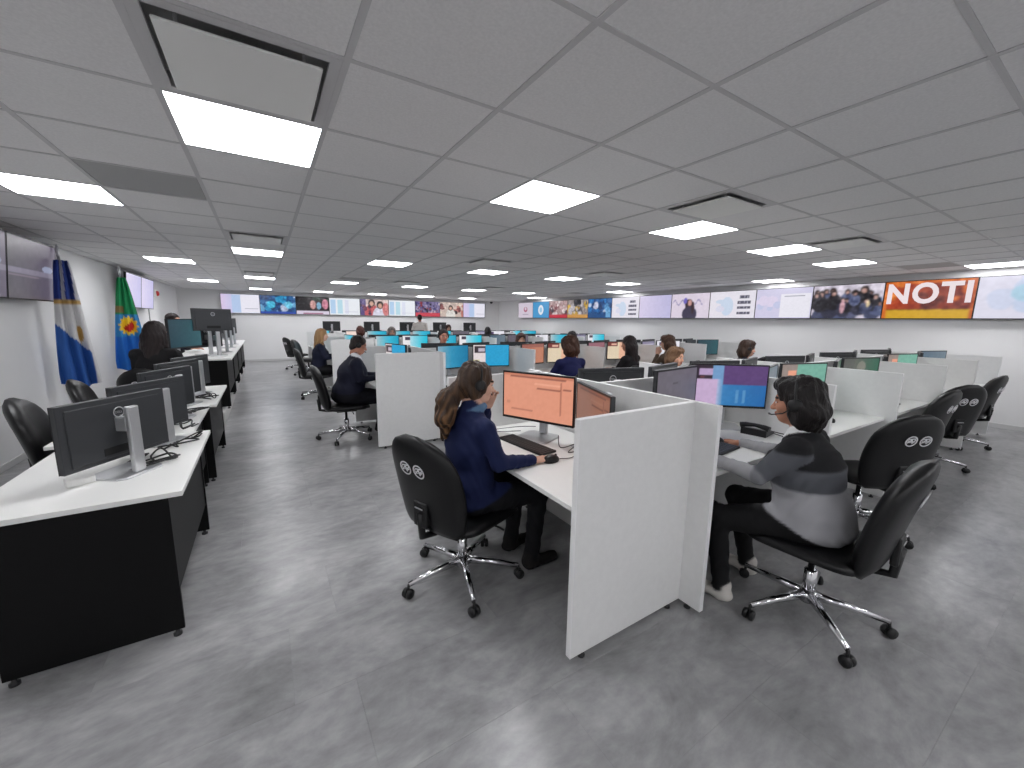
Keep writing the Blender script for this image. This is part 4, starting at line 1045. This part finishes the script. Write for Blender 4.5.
chair(2.55, 3.55, .3, .95, 'empty black chair behind the orange monitor, second island')
chair(4.78, 4.10, -.3, 1, 'black chair under the woman with long dark hair')
chair(5.72, 4.10, -.2, 1, 'black chair under the woman with a hand at her mouth')
chair(6.85, 4.10, .2, 1, 'empty black chair at the fourth bay of the second island')
chair(7.80, 4.00, .3, 1, 'empty black chair at the fifth bay of the second island')
chair(4.30, 3.30, .1, -1, 'black chair under the woman whose forehead shows behind the monitors')
chair(6.08, 3.30, .6, -.8, 'black chair under the woman with headset looking right')
chair(2.76, 6.90, 0, -1, 'black chair under the man facing the viewpoint')
chair(4.40, 6.85, -.3, -1, 'black chair under the brown haired person behind the front screens')

# ================================================================== people
NAVY = (24, 34, 74); SKIN = (222, 178, 156)
person('woman with brown ponytail in a navy sweater, hand on mouse', (.95, 1.99, 0), (1, .03), top=NAVY, trousers=(20, 20, 24), skin=SKIN, hair=('ponytail', (58, 42, 32)), hair_shade=(150, 112, 78), lean=.05, head_pitch=-.16, head_yaw=-.15,
       armR=((.255, .06, .82), (.245, .30, .79)), handR={'dir': (-.02, 1, -.10), 'curl': .5}, armL=((-.20, .22, .80), (-.09, .175, 1.05)), handL={'dir': (.45, .10, 1), 'curl': .7, 'roll': .6}, headset=True, near=True, scarf=(96, 128, 160), group='seated operators', scale=.975, hem=(.545, .30))
def sstep(x, e, w=.006): return np.clip((x-e)/w*.5+.5, 0, 1)[:, None]
BLK, DGR, LGR = np.array([24, 24, 27.]), np.array([86, 88, 94.]), np.array([170, 170, 174.])
def knit(co):
    z = co[:, 2]+.03*co[:, 1]; a = sstep(z, .785); b = sstep(z, .90); return (LGR*(1-a)+DGR*a)*(1-b)+BLK*b
def sleeve_up(co):
    b = sstep(co[:, 2], .985); return DGR*(1-b)+BLK*b
person('woman with short dark hair in a black and grey sweater, typing', (2.40, .82, 0), (-.14, .99), top=knit, trousers=(16, 16, 18), skin=(190, 136, 112), hair=('bob', (26, 22, 22)), lean=.20, head_pitch=-.12, head_yaw=.10, head_scale=1.10,
       armR=((.30, .22, .84), (.34, .52, .82)), handR={'dir': (-.05, 1, -.08), 'curl': .5}, armL=((-.30, .20, .84), (-.22, .50, .845)), handL={'dir': (.35, 1, -.08)}, headset=True, near=True, girth=1.30, collar=(240, 240, 240), arm_top=(sleeve_up, (160, 160, 163)), scale=.935, hem=(.555, .42), shoes=(214, 210, 204),
       knees=((-.27, .40, .515), (.13, .44, .515)), foot_y=.34, group='seated operators')
person('man in a dark suit with white collar at the second island', (.88, 5.42, 0), (1, -.05), top=(26, 28, 46), trousers=(18, 18, 26), skin=(196, 140, 118), hair=('short', (38, 30, 28)), lean=.22, head_pitch=-.35, female=False, collar=(236, 236, 240), girth=1.34, group='seated operators', headset=True)
person('woman with long blonde hair in a navy jacket in the aisle bay', (.88, 8.62, 0), (1, -.05), top=(26, 30, 52), skin=(226, 186, 164), hair=('long', (158, 122, 84)), hair_shade=(200, 168, 120), lean=.1, group='seated operators')
person('woman seen from behind with round brown hair and navy top', (3.50, 4.10, 0), (.05, 1), top=(24, 28, 74), hair=('round', (64, 40, 30)), hair_shade=(104, 66, 46), lean=.05, head_yaw=.1, group='seated operators')
person('woman with long dark hair and black top in profile', (4.75, 4.16, 0), (-.25, 1), top=(24, 22, 24), hair=('straight', (34, 26, 26)), skin=(214, 158, 136), lean=.06, head_yaw=.15, head_pitch=-.12, group='seated operators')
person('woman with brown hair holding a hand to her mouth', (5.68, 4.16, 0), (-.15, 1), top=(88, 74, 62), hair=('bob', (74, 52, 40)), skin=(216, 172, 150), lean=.08, head_yaw=.2, armL=((-.2, .2, .80), (-.06, .20, 1.02)), handL={'dir': (.3, .1, 1), 'curl': .8}, group='seated operators')
person('woman with light brown hair whose forehead shows over a dark monitor', (4.28, 3.22, 0), (.05, -1), top=(60, 64, 80), hair=('bob', (112, 84, 62)), hair_shade=(150, 116, 84), skin=(232, 178, 150), lean=.25, head_pitch=-.1, scale=.94, group='seated operators')
person('woman with dark brown hair and headset looking right', (6.05, 3.22, 0), (.75, -.65), top=(50, 50, 60), hair=('bob', (58, 42, 34)), hair_shade=(104, 78, 58), skin=(220, 170, 146), lean=.1, headset=True, scale=.97, group='seated operators')
person('man with short dark hair facing the viewpoint at the second island', (2.76, 6.82, 0), (-.1, -1), top=(40, 44, 60), hair=('short', (34, 26, 26)), skin=(206, 148, 128), lean=.02, female=False, headset=True, scale=1.03, group='seated operators')
person('person with brown hair bent behind the second island', (4.40, 6.78, 0), (-.3, -1), top=(50, 44, 44), hair=('bob', (66, 44, 38)), lean=.16, scale=.97, group='seated operators')
person('person with reddish brown hair among the farthest screens', (2.20, 11.2, 0), (.1, 1), top=(60, 50, 50), hair=('bob', (72, 40, 34)), lean=.05, group='seated operators')
person('grey haired person seated at the third island', (2.78, 10.32, 0), (-.1, -1), top=(70, 70, 80), hair=('bob', (128, 122, 118)), lean=.05, group='seated operators')
person('dark haired person by the white and cyan screens of the third island', (6.55, 7.62, 0), (0, 1), top=(36, 36, 40), hair=('bob', (30, 26, 26)), lean=.05, scale=.97, group='seated operators')
person('woman with long black hair at the fourth island', (6.05, 11.15, 0), (.1, 1), top=(26, 26, 30), hair=('long', (24, 20, 22)), lean=.04, group='seated operators')
person('person with dark brown hair on the far side of the fourth island', (5.85, 13.92, 0), (-.2, -1), top=(50, 46, 50), hair=('bob', (64, 44, 40)), lean=.04, scale=1.02, group='seated operators')
person('man in a white shirt standing with his back turned at the back', (4.80, 14.0, 0), (.3, 1), top=(226, 220, 214), trousers=(40, 42, 52), hair=('short', (52, 34, 32)), skin=(180, 124, 106), stand=True, female=False, lean=.03, head_pitch=-.3, armL=((-.27, .06, 1.13), (-.22, .27, 1.05)))
for (x, y, dx, dy, l) in ((2.20, 11.15, .1, 1, 'under the person with reddish brown hair'), (2.78, 10.38, -.1, -1, 'under the grey haired person'), (6.55, 7.55, 0, 1, 'under the dark haired person at the third island'), (6.05, 11.1, .1, 1, 'under the woman with long black hair'), (5.85, 13.98, -.2, -1, 'under the person on the far side of the fourth island')):
    chair(x, y, dx, dy, 'black swivel chair '+l)

# ================================================================== supervisors' desks along the left wall
def sdesk(y0, y1, xe, depth, label, z0=0.0, end=True, step=0.0):
    t = thing('supervisor_desk', label, 'desk', (xe, y0, z0), 0, 'white topped black desks along the left wall'); L_ = y1-y0
    MB().box(-depth, 0, 0, L_, .725, .75, .002).build('worktop', M_white, t)
    MB().box(-depth+.07, -.06, .045, .063, .03, .725).build('end_board', M_black, t)
    MB().box(-depth+.07, -.06, L_-.063, L_-.045, .03, .725).build('end_board', M_black, t)
    MB().box(-.085, -.067, .063, L_-.063, .22, .725).build('modesty_board', M_black, t)
    for yy in (.054, L_-.054):
        for xx in (-depth+.1, -.09): MB().lathe([(.018, 0), (.018, .012), (.008, .014), (.008, .032)], 10, 0, Matrix.Translation((xx, yy, 0))).build('foot', M_legs, t)
    return t
sdesk(2.28, 3.47, -.375, .725, 'nearest white topped black desk by the left wall')
sdesk(3.48, 4.49, -.47, .725, 'second white topped black desk by the left wall')
sdesk(4.50, 5.75, -.42, .725, 'third white topped black desk by the left wall')
LM = [('off', -.665, 2.71, (-.83, .56), 'nearest monitor on the left desks, dark back with silver ring'), ('off', -.63, 3.27, (-.88, .5), 'second monitor on the left desks behind the nearest one'), ('off', -.66, 3.98, (-.9, .42), 'third monitor on the left desks'), ('off', -.68, 4.62, (-.9, .42), 'fourth monitor on the left desks'), ('off', -.66, 5.2, (-.9, .42), 'fifth monitor on the left desks before the platform')]
for kd, x, y, d, l in LM: monitor(kd, l, (x, y, .75), rz_face(*d), 'monitors on the left desks', lift=-.03, size=.94)
for k, (x, y, s_) in enumerate(((-.56, 2.86, 1), (-.52, 3.2, 2), (-.58, 3.72, 3), (-.56, 4.25, 4), (-.55, 4.9, 5))):
    cable('tangle of black cable beside the %s monitor of the left desks' % ORD[k], scribble(x, y, .75, .12, .17, s_, 13), .005)
t = thing('power_adapter', 'small white socket block behind the nearest left desk monitor', 'adapter', (-.80, 2.62, .75), .4); MB().box(-.05, .05, -.03, .03, 0, .035, .004).build('case', M_white, t); MB().box(-.03, .03, -.032, -.029, .008, .028).build('socket_face', M_paper, t)
t = thing('paper_stack', 'white papers lying on the third left desk', 'paper', (-1.0, 5.1, .75), .2)
for k in range(3): MB().box(-.15, .15, -.105, .105, k*.004, k*.004+.0035).build('sheet', M_paper, t).rotation_euler.z = .06*k
chair(-1.15, 4.12, 1, .1, 'black chair cut by the left picture edge')
chair(-1.14, 5.10, 1, .1, 'black chair with rounded back behind the nearest left monitor')
chair(-1.12, 6.20, .2, .98, 'black chair under the dark haired woman by the flags')
person('woman with long dark hair in a black jacket by the flags', (-1.12, 6.20, 0), (.35, .94), top=(26, 25, 27), hair=('straight', (34, 26, 26)), lean=.08, collar=(235, 235, 238), scale=1.10, head_yaw=-.1, group='people by the left wall')

PLAT = .20
t = struct(MB().box(WL+.001, -.56, 6.88, 14.0, 0, PLAT, .006).build('floor_platform', mat('platform_laminate', (206, 205, 203), .5)))
for k in range(4): sdesk(7.10+k*1.45, 7.10+k*1.45+1.43, -.43, .74, '%s white topped black desk on the raised platform' % ORD[k], PLAT)
zD = PLAT+.75
monitor('darkteal', 'dark teal monitor facing the aisle at the platform edge', (-.98, 7.42, zD), rz_face(.95, -.42), 'monitors on the platform desks', size=1.25, lift=.0)
for k, (x, y) in enumerate(((-.66, 7.72), (-.64, 8.45), (-.64, 9.6), (-.64, 10.7))):
    monitor('off', 'upper black monitor on a tall stand, %s on the platform' % ORD[k], (x, y, zD), rz_face(-.55, .8) if k == 0 else rz_face(-.9, .4), 'monitors on the platform desks', lift=.27 if k == 0 else .12)
    if k == 0: monitor('off', 'lower black monitor beside the dark teal one on the platform', (-.80, 7.98, zD), rz_face(-.7, .7), 'monitors on the platform desks')
chair(-1.36, 8.75, .9, -.4, 'black chair under the person on the platform', PLAT)
person('person in dark clothes seated on the platform behind monitors', (-1.33, 8.74, PLAT), (.85, -.5), top=(36, 34, 40), hair=('short', (36, 30, 30)), skin=(214, 166, 146), lean=.05, female=False, group='people by the left wall', armL=((-.25, .15, .82), (-.08, .28, .95)), scale=1.04)

# desks with monitor pairs in front of the back wall
PB = .22
struct(MB().box(1.0, 9.0, 14.75, WB-.013, 0, PB, .005).build('floor_platform_back', bpy.data.materials['platform_laminate']))
for k, x in enumerate((2.03, 3.39, 4.70, 6.03, 7.36)):
    t = thing('supervisor_desk', 'white desk before the back wall, %s from the left' % ORD[k], 'desk', (x, 15.2, PB), 0, 'desks before the back wall')
    MB().box(-.62, .62, -.32, .36, .735, .76, .002).build('worktop', M_white, t)
    MB().box(-.62, .62, -.31, -.292, .02, .735).build('front_board', M_panel, t)
    for s_ in (-1, 1): MB().box(s_*.60-.012, s_*.60+.012, -.292, .34, 0, .735).build('side_board', M_panel, t)
    monitor('off', 'black monitor on the %s desk before the back wall' % ORD[k], (x, 15.2, PB+.76), rz_face(0, 1), 'monitors before the back wall', detail=False, lift=.02)

# ================================================================== flags on poles
def flag(label, x, y, ztop, zbot, wtop, wbot, colour, rz):
    t = thing('flag', label, 'flag', (x, y, 0), rz, 'flags on poles')
    nu, nv = 40, 60; co = []; cl = []
    for j in range(nv):
        v = j/(nv-1); z = ztop+(zbot-ztop)*v; wd = wtop+(wbot-wtop)*min(1, v*1.15)**.8
        for i in range(nu):
            u = i/(nu-1); fold = math.sin(u*19+1.3*math.sin(v*4))*(.018+.035*v)+.03*math.sin(u*7+v*3)*v
            hem = .10*(u-.5)**2*4*(-1 if v > .97 else 0)
            co.append(((u-.45)*wd, fold, z+(.16*abs(u-.55) if v > .9 else 0)*(v-.9)*10)); cl.append(colour(u, v))
    q = [(j*nu+i, j*nu+i+1, (j+1)*nu+i+1, (j+1)*nu+i) for j in range(nv-1) for i in range(nu-1)]
    me = bpy.data.meshes.new('cloth'); me.from_pydata(co, [], q)
    at = me.color_attributes.new('Col', 'FLOAT_COLOR', 'POINT'); a = np.ones((len(co), 4)); a[:, :3] = lin(np.array(cl)); at.data.foreach_set('color', a.ravel())
    me.materials.append(M_cloth)
    for p_ in me.polygons: p_.use_smooth = True
    o = link('cloth', me, t); sd = o.modifiers.new('thickness', 'SOLIDIFY'); sd.thickness = .004
    MB().tube([(0, .07, .03), (0, .07, ztop+.06)], .014, 10).build('pole', M_silver, t)
    MB().lathe([(.001, ztop+.20), (.010, ztop+.17), (.022, ztop+.12), (.010, ztop+.08), (.016, ztop+.05)], 10, 0, Matrix.Translation((0, .07, 0))).build('finial', M_silver, t)
    MB().lathe([(.17, 0), (.17, .015), (.14, .03), (.03, .045), (.02, .09)], 20, 0, Matrix.Translation((0, .07, 0))).build('stand', M_silver, t)
    return t
def col_ar(u, v):
    if v < .30: return [(44, 66, 140), (44, 66, 140), (206, 206, 214), (52, 74, 150), (40, 60, 128), (206, 206, 214), (50, 72, 146)][min(6, int((u*1.1+v*.4)*5))]
    if v < .325: return (196, 160, 96)
    if v > .50+.25*(u-.1) and u < .9: return (52, 100, 176)
    if (u-.72)**2*1.2+((v-.56)*1.6)**2 < .012: return (196, 160, 92)
    return (222, 222, 222)
def col_ba(u, v):
    dx, dy = (u-.5)*.42, (v-.50)*1.55; r = math.hypot(dx, dy); a = math.atan2(dy, dx)
    if r < .095: return (178, 30, 28) if dx*.8+dy > -.03 else (232, 190, 40)
    if r < .145+.020*math.sin(a*12): return (236, 196, 44)
    if v < .38: return (28, 128, 78) if not (.30 < v < .36 and u < .4) else (120, 100, 60)
    if v < .62: return (48, 128, 186)
    return (34, 104, 190)
flag('blue and white flag with stripes and small gold sun hanging at the left wall', WL+.27, 7.10, 2.20, .62, .12, .35, col_ar, math.radians(24))
flag('green and blue flag with yellow sun and red half disc', WL+.27, 9.55, 2.20, .55, .10, .46, col_ba, math.radians(18))

# ================================================================== wall fixtures
t = thing('security_camera', 'small black dome camera at the far back corner of the ceiling', 'camera', (9.0, WB-.45, CEIL), 0)
MB().lathe([(.0005, -.13), (.04, -.12), (.065, -.085), (.07, -.05)], 16).build('dome', M_blackp, t); MB().lathe([(.075, -.05), (.08, -.02), (.08, -.001)], 16).build('mount', M_white, t)
t = thing('fire_alarm', 'red fire alarm sounder on the left wall past the flags', 'alarm', (WL, 13.6, 2.12), 0)
MB().box(0.001, .05, -.10, .10, -.10, .10, .01, 2).build('backplate', M_white, t); MB().lathe([(.001, .10), (.05, .09), (.07, .05)], 16, 0, Matrix.Rotation(math.pi/2, 4, 'Y')).build('sounder', M_red, t)
t = thing('fire_alarm', 'second small red and dark sounder nearer the far television', 'alarm', (WL, 12.75, 2.12), 0)
MB().box(0.001, .04, -.07, .07, -.09, .09, .01, 2).build('backplate', M_blackp, t); MB().lathe([(.001, .08), (.04, .07), (.055, .04)], 16, 0, Matrix.Rotation(math.pi/2, 4, 'Y')).build('sounder', M_red, t)
tag(MB().box(WL+.001, WL+.02, 12.72, 12.745, .1, 2.03).build('conduit', M_grille), 'thin grey cable conduit running down the left wall', 'conduit')
